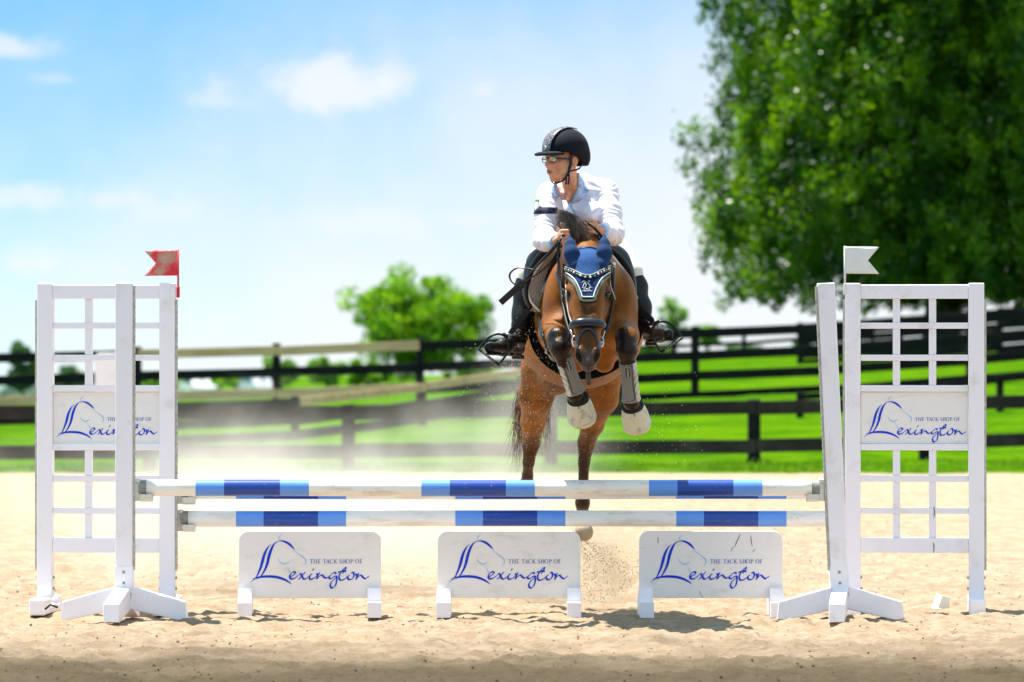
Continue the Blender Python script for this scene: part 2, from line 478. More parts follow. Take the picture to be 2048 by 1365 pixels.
# ------------------------------------------------------------------ lettering
def ribbon(strokes, x0, y0, k, to_xyz, name, mat, parent, nib=None, mirror=1):
    """strokes: lists of (x, y, width) in photograph pixels; to_xyz maps pixel (x, y) to a point on the board"""
    vs = []; fs = []
    for st in strokes:
        p = spline(st, 5)
        d = np.gradient(p[:, :2], axis=0)
        L = np.hypot(d[:, 0], d[:, 1]) + 1e-9
        nx = -d[:, 1] / L; ny = d[:, 0] / L
        w = np.maximum(p[:, 2], 0.5 / k) * 0.5
        o = len(vs)
        for i in range(len(p)):
            for sg in (-1, 1):
                vs.append(to_xyz(x0 + (p[i, 0] + sg * nx[i] * w[i]) * k, y0 + (p[i, 1] + sg * ny[i] * w[i]) * k))
        for i in range(len(p) - 1):
            fs.append([o + 2 * i, o + 2 * i + 1, o + 2 * i + 3, o + 2 * i + 2])
    return pydata(name, vs, fs, mat, parent)

def nibbed(pts, wmax, wmin, ang=40.0):
    p = spline(pts, 4); d = np.gradient(p, axis=0)
    a = np.arctan2(d[:, 1], d[:, 0])
    w = wmin + (wmax - wmin) * np.abs(np.sin(a + np.radians(ang)))
    w[0] *= .6; w[-1] *= .5
    return [tuple((x, y, ww)) for (x, y), ww in zip(p, w)]

kA = 1 / 11.377; kB = 1 / 13.653
BIG = [[(540, 315, 2), (480, 370, 16), (430, 450, 32), (390, 540, 42), (360, 640, 48), (335, 740, 46), (305, 840, 38), (260, 950, 28), (205, 1060, 16), (130, 1135, 8), (65, 1180, 3)],
       [(200, 1120, 3), (290, 1055, 12), (350, 980, 22), (410, 870, 34), (455, 750, 44), (480, 640, 48), (505, 540, 48), (545, 430, 42), (590, 340, 30), (630, 290, 18), (680, 255, 9), (720, 243, 9), (780, 240, 20), (850, 255, 32), (920, 290, 38), (980, 335, 36), (1030, 385, 24), (1072, 425, 4)],
       [(110, 1108, 3), (190, 1085, 16), (280, 1062, 30), (400, 1048, 40), (530, 1048, 44), (650, 1058, 44), (750, 1082, 42), (850, 1120, 36), (930, 1165, 26), (1005, 1225, 4)]]
PALE = [[(715, 210, 14), (718, 180, 24), (745, 130, 18), (820, 80, 3)],
        [(1010, 410, 3), (1080, 465, 12), (1170, 540, 18), (1250, 600, 28), (1310, 650, 34), (1330, 700, 32), (1318, 755, 22), (1270, 805, 6)],
        [(700, 615, 6), (712, 670, 16), (750, 725, 26), (810, 760, 36), (860, 765, 36), (920, 740, 24), (968, 690, 5)],
        [(880, 800, 4), (930, 870, 16), (960, 940, 18), (985, 1010, 12), (990, 1170, 4)]]
BIG = [[(x * kA, y * kA, w * kA * 1.25 + .25) for x, y, w in s_] for s_ in BIG]
PALE = [[(x * kA, y * kA, w * kA) for x, y, w in s_] for s_ in PALE]
SC = []
for s_ in [[(980, 1055), (1050, 1015), (1090, 965), (1055, 942), (1000, 975), (962, 1040), (978, 1092), (1025, 1103), (1090, 1078), (1165, 1015)],
           [(1165, 1015), (1210, 985), (1240, 1030), (1268, 1090), (1310, 1105), (1400, 1050), (1430, 1030)],
           [(1165, 1120), (1235, 1040), (1320, 940)]]:
    SC.append(nibbed([(x * kA, y * kA) for x, y in s_], 4.0, 1.3))
for s_ in [[(335, 640), (285, 665), (262, 730), (272, 778), (320, 785), (390, 755), (450, 700)],
           [(390, 498), (365, 515), (340, 550)],
           [(445, 640), (480, 650), (470, 700)], [(540, 600), (490, 690), (455, 790)],
           [(455, 790), (530, 710), (590, 675), (625, 690), (665, 735), (715, 755), (790, 715)],
           [(990, 640), (950, 605), (880, 640), (810, 710), (802, 762), (850, 768), (930, 720), (1000, 688)],
           [(1000, 688), (1005, 800), (980, 930), (920, 1010), (862, 1020), (828, 960), (850, 880), (920, 800), (1000, 738)],
           [(1262, 450), (1180, 520), (1100, 620), (1066, 730), (1088, 800), (1150, 812), (1230, 775), (1310, 705)],
           [(1262, 450), (1240, 520), (1150, 640)], [(1040, 595), (1120, 580), (1200, 562), (1265, 578)],
           [(1365, 670), (1312, 705), (1308, 770), (1360, 800), (1430, 772), (1472, 700), (1468, 620), (1430, 600), (1400, 632)],
           [(1505, 655), (1545, 660), (1540, 720)], [(1610, 615), (1560, 720), (1525, 802)],
           [(1530, 790), (1600, 712), (1670, 682), (1725, 740), (1780, 770), (1840, 735), (1895, 695)]]:
    SC.append(nibbed([(105 + x * kB, 40 + y * kB) for x, y in s_], 3.9, 1.3))
# the small capitals as pen strokes
def caps():
    S = []
    def ln(x0, y0, x1, y1, w): S.append([(x0, y0, w), ((x0 + x1) / 2, (y0 + y1) / 2, w), (x1, y1, w)])
    T, B_ = 245, 352
    def serif(x, y, w=34): ln(x - w / 2, y, x + w / 2, y, 7)
    def stem(x): ln(x, T, x, B_, 15); serif(x, T); serif(x, B_)
    def tt(x0, x1): m_ = (x0 + x1) / 2; ln(m_, T, m_, B_, 15); serif(m_, B_); ln(x0, T + 4, x1, T + 4, 9); ln(x0 + 2, T, x0 + 2, T + 20, 7); ln(x1 - 2, T, x1 - 2, T + 20, 7)
    def hh(x0, x1): stem(x0); stem(x1); ln(x0, 298, x1, 298, 8)
    def arc(cx, cy_, rx, ry, a0, a1, w0, w1):
        n = 12; pts = []
        for i in range(n + 1):
            a = R(a0 + (a1 - a0) * i / n); ww = w0 + (w1 - w0) * abs(math.cos(a)); pts.append((cx + rx * math.cos(a), cy_ + ry * math.sin(a), ww))
        S.append(pts)
    tt(275, 355); hh(390, 455); stem(510); ln(510, T + 3, 562, T + 3, 8); ln(510, 298, 550, 298, 8); ln(510, B_ - 3, 568, B_ - 3, 8)
    tt(635, 715); ln(765, T, 735, B_, 8); ln(765, T, 798, B_, 15); ln(745, 318, 785, 318, 8); serif(735, B_, 26); serif(798, B_, 28)
    arc(868, 299, 46, 53, -50, -310, 6, 15)
    stem(940); ln(995, T, 948, 300, 8); ln(952, 295, 1010, B_, 15); serif(995, T, 30); serif(1010, B_, 26)
    S.append([(1130, 262, 8), (1105, 247, 9), (1082, 268, 13), (1105, 297, 16), (1132, 328, 13), (1105, 353, 9), (1076, 336, 8)])
    hh(1175, 1235); arc(1308, 299, 46, 54, 0, 360, 6, 15)
    stem(1400); arc(1402, 272, 42, 27, -90, 90, 7, 14)
    arc(1562, 299, 46, 54, 0, 360, 6, 15)
    stem(1650); ln(1650, T + 3, 1700, T + 3, 8); ln(1650, 298, 1688, 298, 8)
    return [[(105 + x * kB, 40 + y * kB, w * kB * 1.15) for x, y, w in s_] for s_ in S]
CAPS = caps()

def logo(parent, x0, y0, k, to_xyz):
    """the shop's mark: pale horse-head lines, blue sweeping L, script and small capitals"""
    o_ = ribbon(PALE, x0, y0, k, lambda a, b_: to_xyz(a, b_, 0.0010), 'horse_outline_print', M_SKYINK, parent); o_['kind'] = 'stuff'
    ribbon(BIG, x0, y0, k, lambda a, b_: to_xyz(a, b_, 0.0016), 'initial_print', M_NAVYINK, parent)
    ribbon(SC, x0, y0, k, lambda a, b_: to_xyz(a, b_, 0.0022), 'script_print', M_NAVYINK, parent)
    ribbon(CAPS, x0, y0, k, lambda a, b_: to_xyz(a, b_, 0.0028), 'capitals_print', M_GREYINK, parent)

# ------------------------------------------------------------------ the jump
Y0 = 26.9; S0 = F / Y0          # near plane of the fence
Y1 = 27.7; S1 = F / Y1          # far plane

def wing(px_left, label, yaw, mirror=False):
    """six foot schooling wing with a grid of bars and a sign plate; local x to the right, origin at its left foot"""
    wroot = empty('jump_wing', ((px_left - 1024) / S1, Y1, 0), yaw)
    tag(wroot, label, 'jump wing', 'white grid wings of the jump')
    W = 277 / S1; zt = lambda y: (1226 - y) / S1 + 0.004
    pw = 31 / S1; d = 0.085
    for x in (pw / 2, W - pw / 2):
        MB().box((x, 0, (zt(567) + 0.08) / 2), (pw, d, zt(567) - 0.08), bev=0.004).build('post', M_PVC, wroot)
    xi0, xi1 = pw, W - pw
    def rail(ya, yb, dd, nm):
        MB().box(((xi0 + xi1) / 2, 0, (zt(ya) + zt(yb)) / 2), (xi1 - xi0 - 0.001, dd, abs(zt(ya) - zt(yb))), bev=0.003).build(nm, M_PVC, wroot)
    rail(570, 598, d - 0.012, 'top_rail'); rail(1076, 1105, d - 0.012, 'bottom_rail')
    for ya, yb in ((646, 658), (710, 722), (771, 784), (888, 901), (951, 964), (1016, 1028)):
        rail(ya, yb, 0.048, 'cross_bar')
    for ya, yb in ((598, 646), (658, 710), (722, 771), (901, 951), (964, 1016), (1028, 1076)):
        for xc in (0.333, 0.667):
            x = xi0 + (xi1 - xi0) * xc
            MB().box((x, 0, (zt(ya) + zt(yb)) / 2), (14.5 / S1, 0.038, zt(ya) - zt(yb) - 0.001), bev=0.002).build('upright_bar', M_PVC, wroot)
    sg = MB().box(((xi0 + xi1) / 2, 0, (zt(784) + zt(888)) / 2), (xi1 - xi0 - 0.004, 0.012, zt(784) - zt(888) - 0.004), bev=0.001).build('sign_plate', M_SIGN, wroot)
    def to_xyz(a, b_, lift): return (xi0 + a / S1, -0.0062 - lift, zt(784 + b_))
    k = (xi1 - xi0) * S1 / 213 * 0.845
    logo(sg, 2, 2, k, to_xyz)
    for x in (pw / 2, W - pw / 2):
        f = MB().box((x, 0.0, 0.048), (0.088, 0.62, 0.088), bev=0.006).build('foot', M_PVC, wroot)
        for zz_ in (zt(1155), zt(1177)):
            for sx in (-1, 1):
                MB().sphere((x + sx * (pw / 2 + 0.002), 0, zz_), 0.008, n=8).build('bolt', M_BOLT, f, smooth=True)
    for x, sx in ((-0.006, -1), (W + 0.006, 1)):
        tr = MB().box((x, -0.015, (zt(600) + zt(1140)) / 2), (0.012, 0.03, zt(600) - zt(1140)), bev=0.001).build('cup_track', M_TRACK, wroot)
        hm = MB()
        for i in range(46):
            hm.box((x + sx * 0.0065, -0.018, zt(1130) + i * 0.0318), (0.001, 0.008, 0.010), bev=0)
        ho = hm.build('pin_holes', M_HOLE, tr); ho['kind'] = 'stuff'
    return wroot, W, zt

wingL, WW, ZT = wing(76, 'white grid jump wing on the left, behind the slim post, under the red flag', R(-3.5))
wingR, _, _ = wing(1690, 'white grid jump wing on the right, under the white flag, its shop sign unobstructed', R(-4.0))

def single_post(px, label, lean, track_side):
    root = empty('jump_post', ((px - 1024) / S0, Y0, 0))
    tag(root, label, 'jump stand', 'slim white stands holding the front pole')
    w = 34.5 / S0
    zt = lambda y: (1242 - y) / S0
    rot = Matrix.Rotation(lean, 3, 'Y')
    def up(x, y, z): return Vector((0, 0, 0.06)) + rot @ Vector((x, y, z - 0.06))
    MB().box(up(0, 0, (zt(566) + 0.15) / 2), (w, w, zt(566) - 0.15), rot, bev=0.004).build('post', M_PVC, root)
    br = MB().box(up(0, 0, 0.235), (w + 0.008, w + 0.008, 0.125), rot, bev=0.003).build('bracket', M_PVC, root)
    for dz in (-0.03, 0.028):
        MB().sphere(up(0.0, -w / 2 - 0.005, 0.235 + dz), 0.0075, n=8).build('bolt', M_BOLT, br, smooth=True)
    x = track_side * (w / 2 + 0.0065)
    tr = MB().box(up(x, -0.02, (zt(572) + zt(1140)) / 2), (0.013, 0.036, zt(572) - zt(1140)), rot, bev=0.001).build('cup_track', M_TRACK, root)
    hm = MB()
    for i in range(46):
        hm.box(up(x + track_side * 0.007, -0.02, zt(1130) + i * 0.0315), (0.001, 0.008, 0.010), rot, bev=0)
    ho = hm.build('pin_holes', M_HOLE, tr); ho['kind'] = 'stuff'
    # four splayed legs: boards running out from the post and down to the sand
    for ang, L in ((178, 0.33), (-2, 0.33), (-97, 0.36), (88, 0.36)):
        a = R(ang); dvx, dvy = math.cos(a), math.sin(a)
        poly = [(0.03, 0.065), (0.045, 0.185), (L, 0.105), (L + 0.012, 0.012), (L - 0.03, 0.004), (0.03, 0.065)][:5]
        M = Matrix.Rotation(a, 4, 'Z')
        MB().prism(poly, 0.085, M, bev=0.005).build('leg', M_PVC, root)
    return root, up, w

postL, upL, PW = single_post(249, 'slim white jump stand in front of the left wing, on four splayed legs', 0.0, 1)
postR, upR, _ = single_post(1681, 'slim white jump stand leaning left beside the right wing, on four splayed legs', R(-2.6), -1)

# poles: painted wood with grey ends, colour bands cut in by length
def pole_mat(name, wear):
    m = bpy.data.materials.new(name); m.use_nodes = True
    t = m.node_tree; q = NG(t); b = t.nodes['Principled BSDF']
    co = q.n('ShaderNodeTexCoord').outputs['Object']
    s_ = q.n('ShaderNodeSeparateXYZ', ins={0: co}); x = s_.outputs[0]
    gx_ = q.m('MULTIPLY', x, 1.0)
    def band(a, b_):
        return q.m('MULTIPLY', q.m('GREATER_THAN', gx_, a), q.m('LESS_THAN', gx_, b_))
    light = None; dark = None
    for s0 in (114, 565.5, 1020.5):
        e = [(s0 + d_) / 1362 * 3.66 for d_ in (0, 57, 169, 227)]
        l_ = band(e[0], e[3]); d_ = band(e[1], e[2])
        light = l_ if light is None else q.m('MAXIMUM', light, l_); dark = d_ if dark is None else q.m('MAXIMUM', dark, d_)
    mp = q.n('ShaderNodeMapping', ins={0: co, 3: (1.0, 5.0, 5.0)}).outputs[0]
    mp2 = q.n('ShaderNodeMapping', ins={0: co, 3: (9.0, 40.0, 40.0)}).outputs[0]
    n1 = q.n('ShaderNodeTexNoise', ins={0: mp, 2: 5.0, 3: 6.0, 4: 0.6}).outputs[0]
    n2 = q.n('ShaderNodeTexNoise', ins={0: mp2, 2: 3.0, 3: 6.0, 4: 0.7}).outputs[0]
    white = q.mix(q.ss(n1, 0.48, 0.68, 0.0, 0.5), (0.88, 0.85, 0.80, 1), (0.64, 0.57, 0.44, 1))
    c = q.mix(light, white, (0.12, 0.31, 0.82, 1))
    c = q.mix(dark, c, (0.011, 0.058, 0.34, 1))
    wr = q.m('MULTIPLY', q.ss(n2, 0.60, 0.68, 0.0, wear), q.ss(n1, 0.46, 0.60))
    c = q.mix(q.m('MULTIPLY', wr, light), c, (0.50, 0.44, 0.38, 1))
    crk = q.n('ShaderNodeMapping', ins={0: co, 3: (1.3, 24.0, 24.0)}).outputs[0]
    n3 = q.n('ShaderNodeTexNoise', ins={0: crk, 2: 2.6, 3: 3.0, 4: 0.5}).outputs[0]
    ln_ = q.ss(q.m('ABSOLUTE', q.m('SUBTRACT', n3, 0.5)), 0.010, 0.003)
    ln_ = q.m('MULTIPLY', ln_, q.ss(n1, 0.53, 0.57))
    c = q.mix(q.m('MULTIPLY', ln_, 0.5), c, (0.10, 0.09, 0.08, 1))
    t.links.new(c, b.inputs['Base Color']); b.inputs['Roughness'].default_value = 0.33
    rr = q.mix(wr, 0.30, 0.8, 'FLOAT'); t.links.new(rr, b.inputs['Roughness'])
    return m
M_POLE1 = pole_mat('pole_paint_clean', 0.5); M_POLE2 = pole_mat('pole_paint_scuffed', 1.0)

def pole(px_left, py, Y, label, mat, spin):
    s_ = F / Y; loc = P(px_left, py, Y)
    root = empty('jump_pole', loc); tag(root, label, 'pole', 'blue and white striped poles of the jump')
    r = 0.0443; L = 3.66; n = 32; prof = []
    m = MB(); pts = [(0.042 + (L - 0.084) * i / 60, 0.0022 * math.sin(i * .21 + spin), 0.0016 * math.sin(i * .13 + spin)) for i in range(61)]
    m.tube(pts, r, n=n); o = m.build('pole_body', mat, root, smooth=True)
    for f_ in o.data.polygons:
        if len(f_.vertices) > 4: f_.use_smooth = False
    for x0, x1 in ((0.0, 0.0415), (L - 0.0415, L)):
        e_ = MB().tube([(x0, 0, 0), (x0 + 0.002, 0, 0), (x1 - 0.002, 0, 0), (x1, 0, 0)], [r - 0.004, r - 0.0015, r - 0.0015, r - 0.0015], n=n).build('pole_end', M_GREYCAP, root, smooth=False)
    return root
pole(278, 976.5, Y0, 'nearest striped pole, highest in front, lying across the two slim stands', M_POLE1, 0.3)
pole(362, 983.0, Y1, 'striped pole almost hidden behind the nearest one, upper of the two between the wings', M_POLE2, 1.9)
pole(362, 1037.5, Y1, 'lower scuffed striped pole hung between the two wings, above the three boards', M_POLE2, 4.0)

def cup(px, py, Y, side, label, flip=False):
    """flat jump cup; side +1: bracket on the left of the cup"""
    loc = P(px, py, Y); root = empty('jump_cup', loc); tag(root, label, 'jump cup', 'pale plastic cups carrying the poles')
    MB().box((side * 0.014, 0, -0.01), (0.030, 0.06, 0.12), bev=0.004).build('bracket', M_CUP, root)
    # shallow dished shelf
    prof = []
    for i in range(9):
        a = -0.055 + 0.11 * i / 8
        prof.append((a, -0.045 + 0.014 * (a / 0.055) ** 2))
    poly = [(a, z) for a, z in prof] + [(a, z - 0.028) for a, z in reversed(prof)]
    M = Matrix.Translation((side * 0.062, 0, -0.001)) @ Matrix.Rotation(R(90), 4, 'Z')
    MB().prism(poly, 0.068, M, bev=0.003).build('shelf', M_CUP, root)
    MB().tube([(side * 0.012, -0.034, 0.028), (side * 0.012, 0.034, 0.028)], 0.004, n=8).build('pin', M_BOLT, root, smooth=True)
    return root
cup(270, 976.5, Y0, 1, 'pale cup on the left slim stand, under the end of the nearest pole')
cup(1648, 976.5, Y0, -1, 'pale cup on the right slim stand, under the end of the nearest pole')
cup(356, 983, Y1, 1, 'pale cup on the left wing, upper of its two')
cup(356, 1037.5, Y1, 1, 'pale cup on the left wing, lower of its two')
cup(1689, 983, Y1, -1, 'pale cup on the right wing, upper of its two')
cup(1689, 1037.5, Y1, -1, 'pale cup on the right wing, lower of its two')

# flags on the wings
def flag(px, pyt, pyb, flag_px, notch_px, fy0, fy1, mat_f, mat_s, label, z_off=0.0):
    root = empty('flag', P(px, pyb, Y1)); tag(root, label, 'flag', 'swallow tailed flags on the wings')
    hgt = (pyb - pyt) / S1
    MB().tube([(0, -0.052, 0), (0, -0.052, hgt)], 0.0055, n=8).build('staff', mat_s, root, smooth=True)
    MB().box((0, -0.052, 0.03), (0.018, 0.014, 0.06), bev=0.002).build('clip', mat_s, root)
    zz_ = lambda y: (pyb - y) / S1
    xo = (flag_px - px) / S1; xn = (notch_px - px) / S1
    N = 10; vs = []; fs = []
    for j in range(N + 1):
        tt_ = j / N; z = zz_(fy0) + (zz_(fy1) - zz_(fy0)) * tt_
        xe = xo + (xn - xo) * (1 - abs(2 * tt_ - 1))
        for i in range(N + 1):
            u = i / N; x = xe * u
            vs.append((x, -0.055 + 0.004 * math.sin(u * 5 + tt_ * 2) * u, z - 0.002 * u))
    for j in range(N):
        for i in range(N):
            a = j * (N + 1) + i; fs.append([a, a + 1, a + N + 2, a + N + 1])
    o = pydata('flag_cloth', vs, fs, mat_f, root, smooth=True)
    md = o.modifiers.new('thick', 'SOLIDIFY'); md.thickness = 0.003
    return root
M_RED = mk('worn_red_flag', (0.72, 0.018, 0.03), 0.6, col2=(0.52, 0.30, 0.22), scale=9.0, detail=9.0, lo=0.40, hi=0.60, coord='Object')
M_REDS = mk('red_staff', (0.62, 0.02, 0.03), 0.5)
M_WFLAG = mk('white_flag', (0.76, 0.74, 0.70), 0.6, dirt=(0.5, 0.45, 0.38), dirt_amt=0.4, dirt_scale=12)
flag(357.5, 500, 596, 290, 313, 501, 552, M_RED, M_REDS, 'worn red swallow tailed flag on the left wing')
flag(1688.5, 493, 590, 1757, 1734, 494, 548, M_WFLAG, M_WFLAG, 'white swallow tailed flag on the right wing')

# three filler boards under the poles
def filler(px0, px1, label, tilt):
    Yf = 27.35; s_ = F / Yf
    xc = ((px0 + px1) / 2 - 1024) / s_
    root = empty('filler_board', (xc, Yf, 0), tilt); tag(root, label, 'jump board', 'white sponsor boards standing under the poles')
    w = (px1 - px0) / s_; zt = lambda y: H - (y - 740) / s_
    z0, z1 = zt(1196), zt(1062); rc = 0.055; poly = [(-w / 2, z0), (w / 2, z0)]
    for i in range(7):
        a = R(90 * i / 6); poly.append((w / 2 - rc + rc * math.cos(a), z1 - rc + rc * math.sin(a)))
    for i in range(7):
        a = R(90 + 90 * i / 6); poly.append((-w / 2 + rc + rc * math.cos(a), z1 - rc + rc * math.sin(a)))
    bd = MB().prism(poly, 0.032, Matrix.Translation((0, 0, 0)), bev=0.003).build('board', M_SIGN, root)
    def to_xyz(a, b_, lift): return (-w / 2 + a / s_, -0.0165 - lift, z1 - b_ / s_)
    logo(bd, 17, -1, 1.0, to_xyz)
    for sx in (-1, 1):
        x = sx * (w / 2 - 0.036)
        m = MB().prism([(-0.20, 0.0), (0.20, 0.0), (0.20, 0.082), (0.05, 0.135), (-0.05, 0.155), (-0.075, 0.082), (-0.20, 0.082)],
                       0.078, Matrix.Translation((x, 0, 0.003)) @ Matrix.Rotation(R(90), 4, 'Z'), bev=0.004)
        m.build('foot', M_PVC, root)
    return root
filler(478, 762, 'left one of the three white rounded shop boards under the poles', R(1.5))
filler(875, 1161, 'middle one of the three white rounded shop boards under the poles, below the horse', R(-.5))
fb = filler(1278, 1565, 'right one of the three white rounded shop boards under the poles, with dark scratches', R(.6))
M_SCR = mk('scuff', (0.16, 0.13, 0.10), 0.8)
sc_ = [[(202, 6, .6), (199, 14, 1.6), (194, 24, 1.8), (192, 32, .6)], [(190, 30, .5), (186, 36, 1.2), (184, 42, .4)], [(223, 8, .6), (224, 20, 1.8), (226, 31, .7)], [(120, 118, .5), (123, 126, 1.2), (128, 134, .5)], [(37, 12, .6), (38, 20, 1.6), (37, 25, .5)], [(232, 36, .5), (229, 40, 1.3), (226, 43, .5)]]
for i_, st_ in enumerate(sc_):
    ribbon([st_], 0, 0, 1.0, lambda a, b_: (-(287 / (F / 27.35)) / 2 + a / (F / 27.35), -0.0172, (H - (1062 - 740) / (F / 27.35)) - b_ / (F / 27.35)), 'scuff_mark', M_SCR, fb)
for px_, py_ in ((2.0, 14.0), (1.0, 84.0)):
    ribbon([[(px_, py_, 1.0), (px_ + 2, py_ + 8, 2.6), (px_ + 1, py_ + 22, .8)]], 0, 0, 1.0, lambda a, b_: ((174 + a) / S1, -0.0375 if py_ > 50 else -0.0248, ZT(1000 + b_)), 'scuff_mark', M_SCR, wingR)

# loose bits on the sand
o = MB(); o.prism([(-0.038, 0), (0.038, 0.004), (0.030, 0.085), (-0.022, 0.088)], 0.075, Matrix.Translation(P(1879, 1221, 27.9)) @ Matrix.Rotation(R(12), 4, 'Y') @ Matrix.Rotation(R(25), 4, 'Z'), bev=0.006)
o.tube([P(1879, 1219, 27.86) + Vector((-0.045, 0, 0)), P(1879, 1219, 27.86) + Vector((0.045, 0, 0))], 0.012, n=10)
o = o.build('end_block', M_CUP); tag(o, 'small pale plastic end block lying on the sand before the right wing', 'block')
bs = P(106, 1222, 27.2)
root = empty('loose_cup', bs); tag(root, 'little white cup with a dark pin lying beside the left wing foot', 'jump cup')
MB().box((0.015, 0, 0.025), (0.045, 0.05, 0.036), Matrix.Rotation(R(20), 3, 'Z'), bev=0.006).sphere((0.012, 0, 0.058), 0.02).build('cup_body', M_PVC, root, smooth=True)
MB().tube([(-0.04, -0.02, 0.01), (-0.01, -0.03, 0.035), (0.03, -0.03, 0.02)], 0.006).build('pin', M_HOLE, root, smooth=True)
# ------------------------------------------------------------------ fences
M_BLK = mk('black_fence_paint', (0.004, 0.005, 0.006), 0.7, col2=(0.014, 0.013, 0.012), scale=2.5, lo=0.45, hi=0.8, coord='Object', spec=.15, bump=0.3, bscale=30)
M_BLK2 = mk('weathered_black_board', (0.020, 0.017, 0.016), 0.7, col2=(0.058, 0.048, 0.040), scale=2.0, lo=0.4, hi=0.8, coord='Object', spec=.15, bump=0.3, bscale=30)
M_TAN = mk('new_bare_board', (0.66, 0.42, 0.24), 0.7, col2=(0.50, 0.31, 0.17), scale=3.0, coord='Object', stretch=(0.4, 3, 3))
M_POSTB = mk('black_post', (0.005, 0.006, 0.007), 0.7, col2=(0.014, 0.014, 0.013), scale=4, coord='Object', spec=.15)

def rail_fence(label, pts, offs, hb, mats, post_w=0.12, post_up=0.03, depth=1.3, front=-1):
    """pts: (px, y of the top of the highest rail, depth). Rails and posts are separate parts."""
    base = P(pts[0][0], pts[0][1], pts[0][2])
    root = empty('board_fence', (base.x, base.y, base.z - depth)); tag(root, label, 'fence')
    off = root.location.copy()
    W = [P(*p) for p in pts]
    for i, w in enumerate(W):
        zb = float(ground_z(np.array(w.x), np.array(w.y))) - 0.25
        zb = min(zb, w.z - 0.4)
        c = Vector((w.x, w.y, (w.z + post_up + zb) / 2)) - off
        MB().box(c, (post_w, post_w, w.z + post_up - zb), bev=0.008).build('post', M_POSTB, root)
    for i in range(len(W) - 1):
        a, b_ = W[i], W[i + 1]
        d = (b_ - a).normalized()
        for k, of in enumerate(offs):
            mt = mats(i, k)
            j = 0.012 * math.sin(i * 7.1 + k * 3.3)
            nrm = Vector((d.y, -d.x, 0)).normalized() * (post_w / 2 + 0.016)
            p0 = a + d * 0.006 + nrm + Vector((0, 0, -of - hb / 2 + j)) - off; p1 = b_ - d * 0.006 + nrm + Vector((0, 0, -of - hb / 2 - j * .6)) - off
            MB().beam(p0, p1, 0.028, hb, bev=0.003).build('rail', mt, root)
    return root

# first fence: two wide boards right behind the arena
def mA(i, k): return M_BLK2
pa = [(-1300, 812, 65.5), (-900, 812, 65.5), (-500, 812, 65.5), (-100, 812, 65.5), (300, 811, 66), (697, 812, 66.6), (1102, 806, 67.2), (1508, 802, 67.8), (1850, 795, 68.4), (2200, 787, 69), (2550, 779, 69.6), (2900, 771, 70.2)]
rail_fence('nearest black fence of two wide boards at the edge of the sand', pa, (0.0, 0.52), 0.185, mA, post_w=0.17, post_up=0.02)
def mB(i, k):
    return M_TAN if (k in (0, 2) and i in (4, 5)) or (k == 2 and i == 3) else M_BLK
pb = [(-860, 712, 87), (-580, 712, 87), (-300, 710, 87), (-20, 706, 87), (275, 697, 87), (553, 690, 87), (840, 680, 87), (1115, 668, 87), (1390, 656, 87), (1665, 644, 87), (1940, 624, 87), (2230, 600, 87), (2510, 580, 87), (2790, 562, 87)]
rail_fence('long black four board fence climbing rightwards, some boards bare tan wood', pb, (0.02, 0.40, 0.76, 1.10), 0.165, mB, post_w=0.14, post_up=0.03)
def mC(i, k): return M_TAN if (k == 0 and i in (1, 2)) else M_BLK2
pc = [(330, 806, 74), (590, 797, 77), (845, 766, 80), (1040, 736, 83), (1240, 712, 86)]
rail_fence('low fence running away rightwards between the first two fences, with a bare tan top board', pc, (0.0, 0.27, 0.5), 0.13, mC, post_w=0.12)
def mD(i, k): return M_BLK
pd = [(1080, 672, 128), (1210, 668, 130), (1350, 664, 132), (1488, 659, 134), (1612, 650, 136), (1745, 640, 136)]
rail_fence('distant thin black fence seen through the long fence, left of the leaning stand', pd, (0.02, 0.32, 0.62, 0.92), 0.10, mD, post_w=0.11)
pe = [(1600, 648, 118), (1800, 634, 118), (2000, 618, 118), (2200, 602, 118)]
rail_fence('dark close boarded fence in the shade under the big tree', pe, (0.0, 0.17, 0.34, 0.51, 0.68, 0.85, 1.02, 1.19), 0.158, mD, post_w=0.14)
pf = [(1600, 788, 78), (1800, 775, 78), (2000, 752, 78), (2200, 735, 78)]
rail_fence('low single board fence sloping up at the right edge of the pasture', pf, (0.0,), 0.10, mD, post_w=0.11)

# white rounded panel standing by the first fence, seen through the left wing
Yp = 65.6; sp_ = F / Yp; c0 = P(228, 880, Yp)
w_, h_ = 76 / sp_, 174 / sp_; poly = [(-w_ / 2, 0), (w_ / 2, 0)]
for i in range(6): a = R(18 * i); poly.append((w_ / 2 - .07 + .07 * math.cos(a), h_ - .07 + .07 * math.sin(a)))
for i in range(6): a = R(90 + 18 * i); poly.append((-w_ / 2 + .07 + .07 * math.cos(a), h_ - .07 + .07 * math.sin(a)))
root = empty('marker_board', c0); tag(root, 'white rounded board at the fence, seen through the left wing', 'board')
MB().prism(poly, 0.05, bev=0.008).build('panel', M_PVC, root)
MB().box((0, 0.06, h_ * .35), (0.09, 0.06, h_ * 0.7)).build('backing_post', M_PVC, root)

